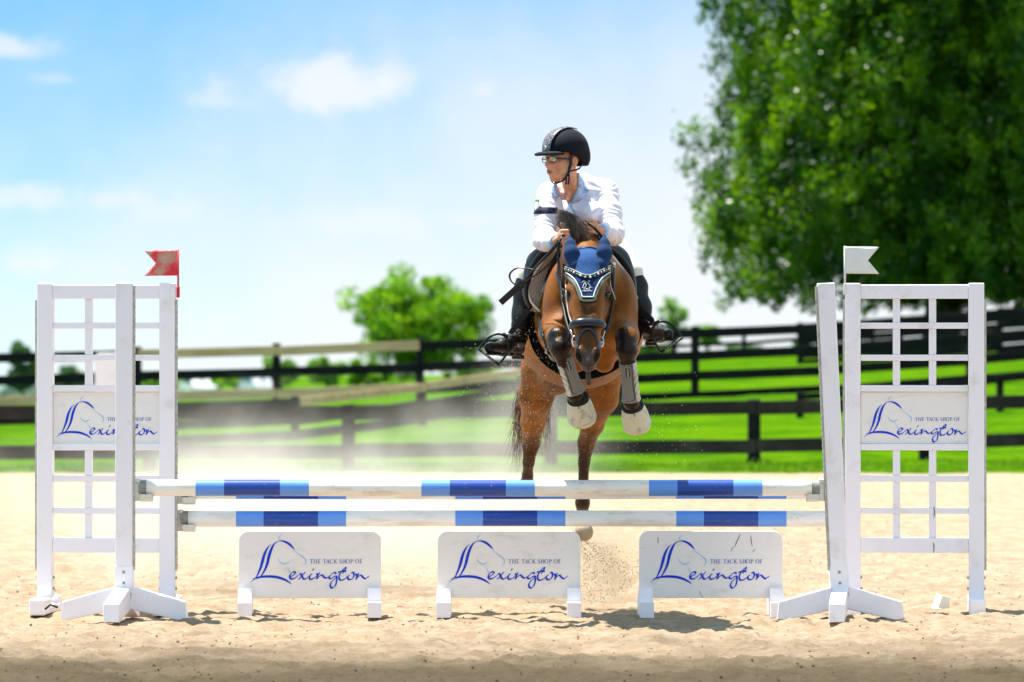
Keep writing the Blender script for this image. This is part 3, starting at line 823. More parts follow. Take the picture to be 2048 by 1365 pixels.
# ------------------------------------------------------------------ trees
M_BARK = mk('bark', (0.09, 0.07, 0.05), 0.9, col2=(0.04, 0.03, 0.022), scale=6, bump=0.8, bscale=12, coord='Object')
def leafmat(name, c1, c2, tr, amt=0.4, sc=1.1, rough=0.5):
    return mk(name, c1, rough, col2=c2, scale=sc, detail=5, coord='Position', spec=0.35, trans=(tr, amt))
M_LEAF_BIG = leafmat('hanging_leaf', (0.013, 0.066, 0.003), (0.135, 0.275, 0.004), (1.7, 1.6, .4), 0.48, sc=0.75, rough=.32)
M_LEAF_MID = leafmat('bright_leaf', (0.085, 0.23, 0.006), (0.19, 0.36, 0.012), (1.6, 1.5, .6), 0.6, sc=.9)
M_LEAF_FAR = leafmat('far_leaf', (0.15, 0.30, 0.05), (0.22, 0.38, 0.09), (1.3, 1.3, .7), 0.5)
M_LEAF_DK = leafmat('blue_green_leaf', (0.08, 0.18, 0.07), (0.11, 0.22, 0.09), (1.2, 1.2, .8), 0.45)

def leaf_mesh(cen, size, r, droop=0.0, asp=0.55):
    n = len(cen)
    d = r.normal(size=(n, 3)); d[:, 2] -= droop; d /= np.linalg.norm(d, axis=1)[:, None]
    e = r.normal(size=(n, 3)); e -= (e * d).sum(1)[:, None] * d; e /= np.linalg.norm(e, axis=1)[:, None]
    s_ = size * r.uniform(0.6, 1.25, n)[:, None]
    a = cen - d * s_ * .5; b_ = cen + e * s_ * asp * .5; c_ = cen + d * s_ * .5; f_ = cen - e * s_ * asp * .5
    v = np.stack([a, b_, c_, f_], 1).reshape(-1, 3)
    return v, np.arange(4 * n).reshape(-1, 4)

def trunk_part(root, paths, mat=M_BARK):
    m = MB()
    for pts, r0, r1 in paths:
        p = spline(pts, 5); n = len(p)
        m.tube([tuple(x) for x in p], [r0 + (r1 - r0) * (i / (n - 1)) ** 0.8 for i in range(n)], n=8)
    return m.build('trunk', mat, root, smooth=True)

# the big tree with hanging twigs
def big_tree():
    base = P(1880, 700, 135); bx0, by0 = base.x, base.y
    bz = float(ground_z(np.array(bx0), np.array(by0))) - 0.2
    root = empty('shade_tree', (bx0, by0, bz)); tag(root, 'huge dark green tree with hanging twigs filling the upper right', 'tree')
    r = np.random.default_rng(3)
    zt = 18.5 - bz
    lim = []
    for k in range(13):
        a = k * 2.399 + r.uniform(-.2, .2); z0 = 1.8 + 0.62 * k; L = 5.4 * (1 - 0.045 * k)
        lim.append(([(0.0, 0, z0), (L * .35 * math.cos(a), L * .35 * math.sin(a), z0 + 1.8), (L * .75 * math.cos(a), L * .75 * math.sin(a), z0 + 3.0), (L * math.cos(a), L * math.sin(a), z0 + 2.6)], 0.20 - .009 * k, 0.03))
    trunk_part(root, [([(0, 0, -0.3), (0.1, 0, 2.5), (-0.1, 0.1, 7), (0.15, 0, 12), (0, 0, 16)], 0.62, 0.08)] + lim)
    cen = []
    tries = 0
    while len(cen) < 5000:
        tries += 1
        a = r.uniform(0, 2 * np.pi); z = 1.6 + (zt - 2.4) * r.random() ** 0.95
        env = np.interp(z, [1.5, 3.0, 5.0, 7.5, 10.5, 14, 17], [5.8, 6.3, 6.6, 6.3, 5.9, 4.7, 1.6])
        nz_ = float(vnoise(np.array(a * 1.9), np.array(z * 0.35), 5)); n2_ = float(vnoise(np.array(a * 5.5), np.array(z * .8), 15))
        env = env * (1 + 0.32 * nz_ + 0.26 * n2_)
        hole = float(vnoise(np.array(a * 3.3 + 4), np.array(z * 0.55), 25))
        if hole < -0.30: continue
        q_ = r.random(); rad = env * (1.0 - 0.88 * q_ ** 1.3)
        L = r.uniform(0.4, 1.6) * (0.7 + 0.5 * (z / zt))
        L = min(L, z - (0.85 + 0.5 * r.random()))
        if L < 0.15: continue
        n = int(62 * L) + 30
        t_ = r.random(n)
        out = 0.30 * L * t_ ** 0.6
        x = (rad - 0.3 + out) * math.cos(a); y = (rad - 0.3 + out) * math.sin(a)
        sw = r.normal(size=(n, 3)) * np.array([0.20, 0.20, 0.13]) * (1.15 - 0.80 * t_)[:, None]
        cen.append(np.stack([x + sw[:, 0], y + sw[:, 1], z + 0.25 - L * t_ + sw[:, 2]], -1))
    cen = np.concatenate(cen)
    cen = cen[cen[:, 2] > 0.75 + 0.5 * r.random(len(cen))]
    v, f = leaf_mesh(cen, 0.15, r, droop=0.5, asp=0.66)
    o = fastmesh('crown', v, f, M_LEAF_BIG, root); o['kind'] = 'stuff'
big_tree()

def tree(px, Y, ybase, w_px, ytop, ybot, label, mat, nclump, per, leaf, seed, cat='tree', name='leafy_tree', group=None, squash=1.0, tall=1.0):
    r = np.random.default_rng(seed)
    s_ = F / Y; b0 = P(px, ybase, Y); gz_ = float(ground_z(np.array(b0.x), np.array(b0.y)))
    root = empty(name, (b0.x, b0.y, gz_ - 0.1)); tag(root, label, cat, group)
    zt = H + (740 - ytop) / s_ - gz_; zb = max(0.05, H + (740 - ybot) / s_ - gz_); rx = w_px / s_ / 2
    cz = (zt + zb) / 2; rz = (zt - zb) / 2
    cen = []; paths = [([(0, 0, -.2), (0.05 * rx, 0, cz * .6), (0, 0, cz + rz * .5)], 0.045 * rz + .05, 0.03)]
    for k in range(nclump):
        d = r.normal(size=3); d /= np.linalg.norm(d); q_ = r.random() ** 0.4 * (0.80 if px != 836 else r.uniform(.7, 1.05))
        c_ = np.array([d[0] * rx * q_, d[1] * rx * q_ * 0.8, cz + d[2] * rz * q_ * tall])
        cr = r.uniform(0.13, 0.33) * min(rx, rz)
        if k % 2 == 0: paths.append(([(0, 0, max(zb * .6, cz * .35)), (c_[0] * .5, c_[1] * .5, (c_[2] + cz * .5) * .62), tuple(c_)], 0.022 * rz + 0.02, 0.01))
        n = per
        dd = r.normal(size=(n, 3)); dd /= np.linalg.norm(dd, axis=1)[:, None]
        cen.append(c_ + dd * (cr * (0.35 + 0.75 * r.random(n) ** .6))[:, None] * np.array([1.15, 1.15, 0.85]))
    trunk_part(root, paths)
    cen = np.concatenate(cen)
    v, f = leaf_mesh(cen, leaf, r, droop=0.2, asp=0.6)
    o = fastmesh('crown', v, f, mat, root); o['kind'] = 'stuff'
    return root
tree(836, 190, 765, 305, 536, 740, 'round bright green tree behind the long fence, left of the horse', M_LEAF_MID, 130, 170, 0.19, 58)
tree(1345, 230, 745, 90, 570, 700, 'thin pale green tree between the rider boot and the big tree', M_LEAF_FAR, 34, 70, 0.16, 22)
tree(1415, 260, 745, 90, 637, 700, 'small low tree top just right of the thin pale tree', M_LEAF_FAR, 16, 120, 0.20, 23)
tree(45, 300, 800, 78, 672, 790, 'dark rounded tree at the far left edge', M_LEAF_DK, 26, 260, 0.28, 24)
for i, (px, Y, yb, w_, yt, yb2, lb, mt) in enumerate([
        (130, 420, 790, 120, 728, 785, 'low far tree seen through the left wing', M_LEAF_DK),
        (562, 430, 790, 130, 700, 780, 'far green tree just right of the second fence post', M_LEAF_FAR),
        (655, 400, 790, 110, 704, 780, 'far green tree below the left edge of the round bright tree', M_LEAF_FAR),
        (735, 330, 790, 120, 712, 780, 'far bush under the round bright tree, its left side', M_LEAF_MID),
        (940, 330, 790, 190, 700, 780, 'far bushy tree under the round bright tree, its right side', M_LEAF_MID),
        (430, 560, 790, 190, 742, 784, 'low far hedge tree beyond the parked cars', M_LEAF_MID),
        (330, 560, 790, 120, 746, 784, 'low far tree beyond the cars, half hidden by the left wing', M_LEAF_FAR),
        (1290, 420, 790, 120, 672, 735, 'far tree behind the rider boot on the right', M_LEAF_FAR),
        (1500, 420, 790, 120, 676, 735, 'far tree seen through the long fence below the big tree', M_LEAF_DK),
        (1610, 430, 790, 110, 668, 730, 'far tree just left of the leaning stand', M_LEAF_DK),
        (1985, 460, 790, 170, 560, 640, 'pale far tree at the right edge under the big crown', M_LEAF_FAR),
        (250, 470, 790, 150, 736, 784, 'far tree hidden by the slim left stand', M_LEAF_DK)]):
    if lb.startswith('pale far tree at'): continue
    tree(px, Y, yb, w_, yt, yb2, lb, mt, 22, 150, 0.38, 30 + i, name='far_tree', group='trees far beyond the pasture')

# ------------------------------------------------------------------ parked cars far away
M_TYRE = mk('tyre', (0.02, 0.02, 0.02), 0.8); M_GLASS = mk('car_glass', (0.03, 0.045, 0.055), 0.08, spec=0.8)
M_RIM = mk('rim', (0.5, 0.5, 0.5), 0.3, metallic=0.8); M_LAMP = mk('head_lamp', (0.8, 0.8, 0.8), 0.1)
def car(px, Y, yaw, col, label, suv=True):
    x = (px - 1024) / F * Y; z = float(ground_z(np.array(x), np.array(float(Y))))
    root = empty('parked_car', (x, Y, z), yaw); tag(root, label, 'car', 'cars parked beyond the pasture')
    m_ = mk('car_paint', col, 0.25, coat=0.5)
    h2 = 1.72 if suv else 1.45
    low = [(-2.25, .35), (2.25, .35), (2.28, .75), (2.05, .98), (1.1, 1.08), (-2.2, 1.12), (-2.28, .7)]
    up = [(1.15, 1.06), (0.45, h2 - .04), (-1.6 if suv else -.9, h2), (-2.1 if suv else -1.7, 1.10)]
    MB().prism(low, 1.84, bev=0.06).build('body', m_, root, smooth=False)
    MB().prism(up, 1.56, bev=0.05).build('cabin', m_, root)
    for sy in (-1, 1):
        MB().prism([(0.95, 1.12), (0.42, h2 - .12), (-1.5 if suv else -.85, h2 - .10), (-1.9 if suv else -1.45, 1.14)], 0.02, Matrix.Translation((0, sy * 0.785, 0))).build('side_window', M_GLASS, root)
    MB().beam((1.13, 0, 1.1), (0.50, 0, h2 - .09), 1.4, 0.03, up=(0, 1, 0)).build('windscreen', M_GLASS, root)
    for sx in (-1.4, 1.42):
        for sy in (-.85, .85):
            w = MB().tube([(sx, sy - .11, .34), (sx, sy - .10, .34), (sx, sy + .10, .34), (sx, sy + .11, .34)], [.30, .34, .34, .30], n=16).build('wheel', M_TYRE, root, smooth=False)
            MB().tube([(sx, sy + math.copysign(.105, sy), .34), (sx, sy + math.copysign(.125, sy), .34)], .2, n=12).build('rim', M_RIM, w)
    for sy in (-.7, .7): MB().box((2.24, sy, .78), (.08, .34, .14), bev=.03).build('headlight', M_LAMP, root)
car(396, 410, R(-68), (0.62, 0.63, 0.64), 'white car parked far off, left of the second fence post')
car(517, 410, R(-66), (0.45, 0.47, 0.50), 'silver car parked far off, beside the second fence post')
car(48, 400, R(200), (0.40, 0.43, 0.46), 'grey car parked at the far left edge', False)
car(185, 470, R(-20), (0.65, 0.66, 0.67), 'white car glimpsed through the left wing')
# ------------------------------------------------------------------ solid modelling on a distance grid
class Field:
    """smooth union of round cones and ellipsoids sampled on a grid; mesh() turns it into ONE closed surface"""
    def __init__(s, lo, hi, res, fill=0.5):
        s.lo = np.array(lo, float); s.res = res
        s.n = np.ceil((np.array(hi) - s.lo) / res).astype(int) + 1
        s.ax = [(s.lo[i] + np.arange(s.n[i]) * res).astype(np.float32) for i in range(3)]
        s.a = np.full(s.n, fill, np.float32)
    def _box(s, lo, hi):
        i0 = np.clip(np.floor((np.asarray(lo) - s.lo) / s.res).astype(int), 0, s.n); i1 = np.clip(np.ceil((np.asarray(hi) - s.lo) / s.res).astype(int) + 1, 0, s.n)
        sl = tuple(slice(a, b_) for a, b_ in zip(i0, i1))
        return sl, s.ax[0][sl[0]][:, None, None], s.ax[1][sl[1]][None, :, None], s.ax[2][sl[2]][None, None, :]
    def _put(s, sl, d, k, op):
        a = s.a[sl]
        if op == 'cut': d = -d
        if op == 'add':
            h = np.maximum(k - np.abs(a - d), 0) / k if k > 0 else 0
            s.a[sl] = np.minimum(a, d) - h * h * k * 0.25
        else:
            h = np.maximum(k - np.abs(a - d), 0) / k if k > 0 else 0
            s.a[sl] = np.maximum(a, d) + h * h * k * 0.25
    def cone(s, a, b_, ra, rb, k=0.03, op='add', sc=None):
        a = np.array(a, float); b_ = np.array(b_, float); m = max(ra, rb) + k + 0.05
        if sc is not None: sc = np.array(sc, float); m = m * 1.0 / min(1, sc.min())
        sl, X, Y, Z = s._box(np.minimum(a, b_) - m, np.maximum(a, b_) + m)
        if sc is not None:
            c = (a + b_) / 2
            X = (X - c[0]) / sc[0] + c[0]; Y = (Y - c[1]) / sc[1] + c[1]; Z = (Z - c[2]) / sc[2] + c[2]
            a = (a - c) / sc + c; b_ = (b_ - c) / sc + c
        ba = b_ - a; l2 = max(float(ba @ ba), 1e-12)
        t_ = ((X - a[0]) * ba[0] + (Y - a[1]) * ba[1] + (Z - a[2]) * ba[2]) / l2
        t_ = np.clip(t_, 0, 1)
        d = np.sqrt((X - a[0] - t_ * ba[0]) ** 2 + (Y - a[1] - t_ * ba[1]) ** 2 + (Z - a[2] - t_ * ba[2]) ** 2) - (ra + (rb - ra) * t_)
        if sc is not None: d = d * sc.min()
        s._put(sl, d.astype(np.float32), k, op)
    def chain(s, pts, k=0.03, sc=None):
        for (a, ra), (b_, rb) in zip(pts, pts[1:]): s.cone(a, b_, ra, rb, k, sc=sc)
    def ell(s, c, r, k=0.03, op='add', rot=None):
        c = np.array(c, float); r = np.array(r, float); m = r.max() + k + 0.05
        if rot is None:
            sl, X, Y, Z = s._box(c - r - k - 0.05, c + r + k + 0.05)
            x, y, z = X - c[0], Y - c[1], Z - c[2]
        else:
            sl, X, Y, Z = s._box(c - m, c + m)
            X, Y, Z = X - c[0], Y - c[1], Z - c[2]; A = np.array(rot)   # columns = local axes
            x = X * A[0, 0] + Y * A[1, 0] + Z * A[2, 0]; y = X * A[0, 1] + Y * A[1, 1] + Z * A[2, 1]; z = X * A[0, 2] + Y * A[1, 2] + Z * A[2, 2]
        k0 = np.sqrt((x / r[0]) ** 2 + (y / r[1]) ** 2 + (z / r[2]) ** 2)
        k1 = np.sqrt((x / r[0] ** 2) ** 2 + (y / r[1] ** 2) ** 2 + (z / r[2] ** 2) ** 2) + 1e-9
        d = k0 * (k0 - 1) / k1
        s._put(sl, d.astype(np.float32), k, op)
    def sample(s, p):
        p = np.asarray(p, float); g_ = (p - s.lo) / s.res
        g_ = np.clip(g_, 0, s.n - 1.001); i = np.floor(g_).astype(int); f = g_ - i
        r_ = 0
        for dx_ in (0, 1):
            for dy_ in (0, 1):
                for dz_ in (0, 1):
                    w = (f[..., 0] if dx_ else 1 - f[..., 0]) * (f[..., 1] if dy_ else 1 - f[..., 1]) * (f[..., 2] if dz_ else 1 - f[..., 2])
                    r_ = r_ + w * s.a[i[..., 0] + dx_, i[..., 1] + dy_, i[..., 2] + dz_]
        return r_
    def sub(s, lo, hi):
        """a copy of a region"""
        sl, X, Y, Z = s._box(lo, hi)
        o = Field.__new__(Field); o.res = s.res; o.lo = np.array([X.ravel()[0], Y.ravel()[0], Z.ravel()[0]], float)
        o.a = s.a[sl].copy(); o.n = np.array(o.a.shape); o.ax = [X.ravel(), Y.ravel(), Z.ravel()]
        return o
    def grid(s): return s.ax[0][:, None, None], s.ax[1][None, :, None], s.ax[2][None, None, :]
    def mesh(s, relax=1):
        a = s.a; neg = a < 0
        c = np.zeros(np.array(a.shape) - 1, np.int8)
        for i in (0, 1):
            for j in (0, 1):
                for k in (0, 1):
                    c += neg[i:i + c.shape[0], j:j + c.shape[1], k:k + c.shape[2]]
        act = (c > 0) & (c < 8); idx = np.argwhere(act); N = len(idx)
        vid = np.full(c.shape, -1, np.int32); vid[act] = np.arange(N)
        acc = np.zeros((N, 3)); cnt = np.zeros(N)
        corners = [(i, j, k) for i in (0, 1) for j in (0, 1) for k in (0, 1)]
        val = {q_: a[idx[:, 0] + q_[0], idx[:, 1] + q_[1], idx[:, 2] + q_[2]].astype(float) for q_ in corners}
        for q_ in corners:
            for ax_ in range(3):
                if q_[ax_] == 0:
                    r_ = list(q_); r_[ax_] = 1; r_ = tuple(r_)
                    v0, v1 = val[q_], val[r_]; cr = (v0 < 0) != (v1 < 0)
                    t_ = np.where(cr, v0 / np.where(cr, v0 - v1, 1), 0)
                    p = np.tile(np.array(q_, float), (N, 1)); p[:, ax_] += t_
                    acc[cr] += p[cr]; cnt[cr] += 1
        v = (idx + acc / cnt[:, None]) * s.res + s.lo
        quads = []
        for ax_ in range(3):
            sh = [slice(None)] * 3; sh2 = [slice(None)] * 3; sh[ax_] = slice(0, -1); sh2[ax_] = slice(1, None)
            A, B_ = neg[tuple(sh)], neg[tuple(sh2)]; cr = np.argwhere(A != B_)
            o1, o2 = [(1, 2), (2, 0), (0, 1)][ax_]
            ok = (cr[:, o1] > 0) & (cr[:, o2] > 0) & (cr[:, o1] < a.shape[o1] - 1) & (cr[:, o2] < a.shape[o2] - 1)
            cr = cr[ok]
            def cell(d1, d2):
                q_ = cr.copy(); q_[:, o1] -= d1; q_[:, o2] -= d2
                return vid[q_[:, 0], q_[:, 1], q_[:, 2]]
            f = np.stack([cell(1, 1), cell(0, 1), cell(0, 0), cell(1, 0)], 1)
            flip = ~A[cr[:, 0], cr[:, 1], cr[:, 2]]
            f[flip] = f[flip][:, ::-1]
            quads.append(f)
        q_ = np.concatenate(quads)
        q_ = q_[(q_ >= 0).all(1)]
        for _ in range(relax):
            sm = np.zeros_like(v); ct = np.zeros(len(v))
            for i in range(4):
                np.add.at(sm, q_[:, i], v[q_[:, (i + 1) % 4]]); np.add.at(sm, q_[:, i], v[q_[:, (i + 3) % 4]]); np.add.at(ct, q_[:, i], 2)
            v = v * 0.45 + 0.55 * sm / np.maximum(ct, 1)[:, None]
        return v, q_
    def front(s, px, py, lift=0.0, y0=None, y1=None):
        """surface point seen at pixel (px, py): march away from the viewer"""
        ys_ = np.arange(y0 if y0 else s.ax[1][0], y1 if y1 else s.ax[1][-1], s.res * 0.5)
        pts = np.stack([(px - 1024) / F * ys_, ys_, H - (py - 740) / F * ys_], -1)
        d = s.sample(pts); h = np.where(d < lift)[0]
        if len(h) == 0: return Vector(pts[int(np.argmin(d))])
        i = h[0]
        if i > 0 and d[i - 1] > lift:
            t_ = (d[i - 1] - lift) / (d[i - 1] - d[i]); return Vector(pts[i - 1] * (1 - t_) + pts[i] * t_)
        return Vector(pts[i])
    def normal(s, p):
        p = np.array(p); e = s.res
        return Vector([float(s.sample(p + d_) - s.sample(p - d_)) for d_ in np.eye(3) * e]).normalized()

def put_field(f, name, mat, parent, colour=None, relax=1, smooth=True):
    v, q_ = f.mesh(relax)
    off = np.array(parent.matrix_world.translation) if parent is not None else np.zeros(3)
    pr = parent
    off = np.zeros(3)
    while pr is not None: off = off + np.array(pr.location); pr = pr.parent
    o = fastmesh(name, v - off, q_, mat, parent, smooth=smooth)
    if colour is not None:
        col = colour(v); me = o.data
        at = me.color_attributes.new('Col', 'FLOAT_COLOR', 'POINT')
        at.data.foreach_set('color', np.concatenate([col, np.ones((len(col), 1))], 1).astype(np.float32).ravel())
    return o

def mixc(c, m_, col):
    return c * (1 - m_[:, None]) + np.array(col)[None] * m_[:, None]

# ------------------------------------------------------------------ the horse
hf = Field((-0.05, 25.35, 0.36), (0.78, 28.75, 2.32), 0.0065)
def Q(px, py, Y): return np.array(P(px, py, Y))
# trunk
hf.chain([(Q(1180, 632, 26.52), .19), (Q(1172, 640, 26.85), .262), (Q(1160, 657, 27.25), .305), (Q(1152, 656, 27.6), .285), (Q(1144, 656, 27.95), .26)], .10, sc=(1.02, 1, 1.0))
hf.ell(Q(1158, 668, 27.25), (.332, .45, .262), .06)                       # belly
hf.ell(Q(1166, 560, 26.95), (.10, .34, .13), .10)                         # withers
hf.ell(Q(1142, 628, 28.05), (.25, .32, .25), .10)                         # croup
# breast and shoulders
hf.ell(Q(1180, 668, 26.42), (.165, .17, .155), .07)
for sx, xs_ in ((-1, 1118), (1, 1243)):
    hf.ell(Q(xs_, 622, 26.50), (.088, .17, .215), .07)
    hf.ell(Q(xs_ - sx * 6, 660, 26.40), (.075, .14, .105), .06)
hf.cone(Q(1150, 660, 26.26), Q(1152, 725, 26.38), .06, .055, .05); hf.cone(Q(1212, 660, 26.26), Q(1208, 725, 26.38), .06, .055, .05)
# neck
hf.chain([(Q(1177, 610, 26.62), .20), (Q(1174, 560, 26.45), .165), (Q(1172, 520, 26.28), .125), (Q(1174, 527, 26.02), .102)], .08, sc=(.92, 1, 1.1))
hf.chain([(Q(1165, 520, 26.80), .09), (Q(1166, 488, 26.5), .075), (Q(1170, 492, 26.22), .065), (Q(1174, 510, 26.02), .05)], .07)
# head
hf.ell(Q(1175, 545, 25.91), (.107, .125, .115), .05)
hf.chain([(Q(1175, 575, 25.83), .098), (Q(1175, 615, 25.77), .084), (Q(1175, 655, 25.71), .066), (Q(1175, 690, 25.655), .056), (Q(1175, 712, 25.63), .056)], .03, sc=(1, .95, 1))
hf.chain([(Q(1175, 585, 25.98), .088), (Q(1175, 635, 25.90), .06), (Q(1175, 690, 25.74), .042), (Q(1176, 728, 25.66), .033)], .05)
for a_, b_, y_, c_, d_, e_, r_ in ((1098, 560, 26.30, 1106, 640, 26.22, .010), (1256, 560, 26.32, 1250, 640, 26.24, .010), (1140, 560, 26.10, 1128, 640, 26.14, .012), (1222, 560, 26.10, 1226, 640, 26.14, .012),
                                   (1092, 770, 27.74, 1078, 850, 27.92, .007), (1212, 770, 27.74, 1190, 850, 27.92, .007)):
    hf.cone(Q(a_, b_, y_ + .02), Q(c_, d_, e_ + .02), r_, r_ * 1.2, .05, op='cut')
NOS = []
for sx in (-1, 1):
    x_ = lambda d_: 1175.5 + sx * d_
    hf.ell(Q(x_(27), 600, 25.96), (.036, .105, .10), .03)                  # cheek
    hf.ell(Q(x_(36.5), 585, 25.835), (.026, .045, .036), .025)             # brow over the eye
    hf.cone(Q(x_(38), 600, 25.845), Q(x_(24), 652, 25.735), .020, .013, .025)   # facial crest
    hf.cone(Q(x_(20), 575, 25.755), Q(x_(13), 690, 25.625), .03, .020, .035)     # edge of the nose bone
    hf.ell(Q(x_(16.5), 709, 25.60), (.026, .035, .040), .018)              # nostril rim
    NOS.append((x_(20.5), sx))
    hf.ell(Q(x_(40), 589, 25.80), (.016, .030, .014), .008, op='cut')     # eye socket
    hf.cone(Q(x_(44), 583, 25.83), Q(x_(33), 583, 25.785), .006, .006, .010)   # upper lid
hf.ell(Q(1175.5, 726, 25.60), (.042, .035, .030), .02)
hf.ell(Q(1176, 736, 25.635), (.032, .035, .020), .012)
for a_, sx in NOS:
    p0_ = np.array(hf.front(a_ + 0 * sx, 706, y0=25.4, y1=25.8)); p1_ = np.array(hf.front(a_ - sx * 5, 721, y0=25.4, y1=25.8))
    hf.cone(p0_ + (sx * .001, .000, .004), p1_ + (sx * .001, -.001, 0), .018, .011, .004, op='cut')
hf.cone(Q(1163, 735, 25.60), Q(1188, 735, 25.60), .003, .003, .006, op='cut')
# forelegs: forearm towards the camera, knee, shank hanging, folded pastern and hoof
def foreleg(el, ar, kn, kn2, cn, fe, pa_, ho):
    hf.chain([(Q(*el), .095), (Q(*ar), .074), (Q(*kn), .055)], .045)
    hf.chain([(Q(*kn), .054), (Q(*kn2), .054), (Q(*cn), .036), (Q((cn[0] + fe[0]) / 2, (cn[1] + fe[1]) / 2, (cn[2] + fe[2]) / 2), .031), (Q(*fe), .040)], .02)
    hf.chain([(Q(*fe), .040), (Q(*pa_), .032)], .015)
    hf.cone(Q(*pa_), Q(*ho), .042, .058, .015)
foreleg((1112, 668, 26.42), (1112, 672, 26.20), (1117, 676, 25.97), (1121, 697, 25.93), (1128, 722, 25.95), (1150, 790, 26.04), (1158, 808, 26.13), (1164, 830, 26.20))
foreleg((1240, 678, 26.42), (1247, 672, 26.20), (1253, 676, 25.97), (1254, 702, 25.93), (1254, 728, 25.95), (1263, 806, 26.04), (1267, 822, 26.13), (1274, 842, 26.20))
# hind legs
for x0, st, ga, g2, hk, cn, fe, pa_, hoT, hoB in (
        (1098, (1085, 745, 27.80), (1072, 792, 27.86), (1066, 845, 28.05), (1062, 888, 28.22), (1057, 925, 28.24), (1054, 968, 28.36), (1054, 976, 28.44), (1054, 978, 28.50), (1055, 980, 28.55)),
        (1198, (1203, 745, 27.80), (1202, 795, 27.86), (1184, 848, 28.05), (1173, 885, 28.20), (1168, 925, 28.17), (1165, 1006, 28.20), (1165, 1026, 28.22), (1166, 1046, 28.20), (1168, 1064, 28.16))):
    sgn = -1 if x0 < 1150 else 1
    hf.ell(Q(x0 + sgn * 2, 690, 28.0), (.135, .24, .27), .08)
    hf.ell(Q(st[0], st[1] - 12, 27.84), (.115, .13, .15), .06)
    hf.chain([(Q(*st), .115), (Q(*ga), .092), (Q(*g2), .062), (Q(*hk), .048)], .04)
    hf.cone(Q(hk[0] + 1, hk[1] - 20, hk[2] + .07), Q(hk[0], hk[1] + 4, hk[2] + .05), .024, .034, .025)     # point of the hock
    hf.chain([(Q(*hk), .049), (Q(*cn), .031), (Q((cn[0] * .4 + fe[0] * .6), (cn[1] * .4 + fe[1] * .6), (cn[2] * .4 + fe[2] * .6)), .029), (Q(*fe), .040)], .02)
    hf.cone(Q(*fe), Q(*pa_), .040, .031, .015)
    hf.cone(Q(*hoT), Q(*hoB), .040, .053, .012)
hf.ell(Q(1112, 755, 27.7), (.10, .16, .10), .06)          # flank and groin
# muscle lines
for sx in (-1, 1):
    hf.cone(Q(1180 + sx * 34, 612, 26.28), Q(1180 + sx * 46, 650, 26.20), .010, .014, .05, op='cut')
    hf.cone(Q(1180 + sx * 3, 650, 26.22), Q(1180 + sx * 2, 700, 26.22), .008, .012, .04, op='cut')

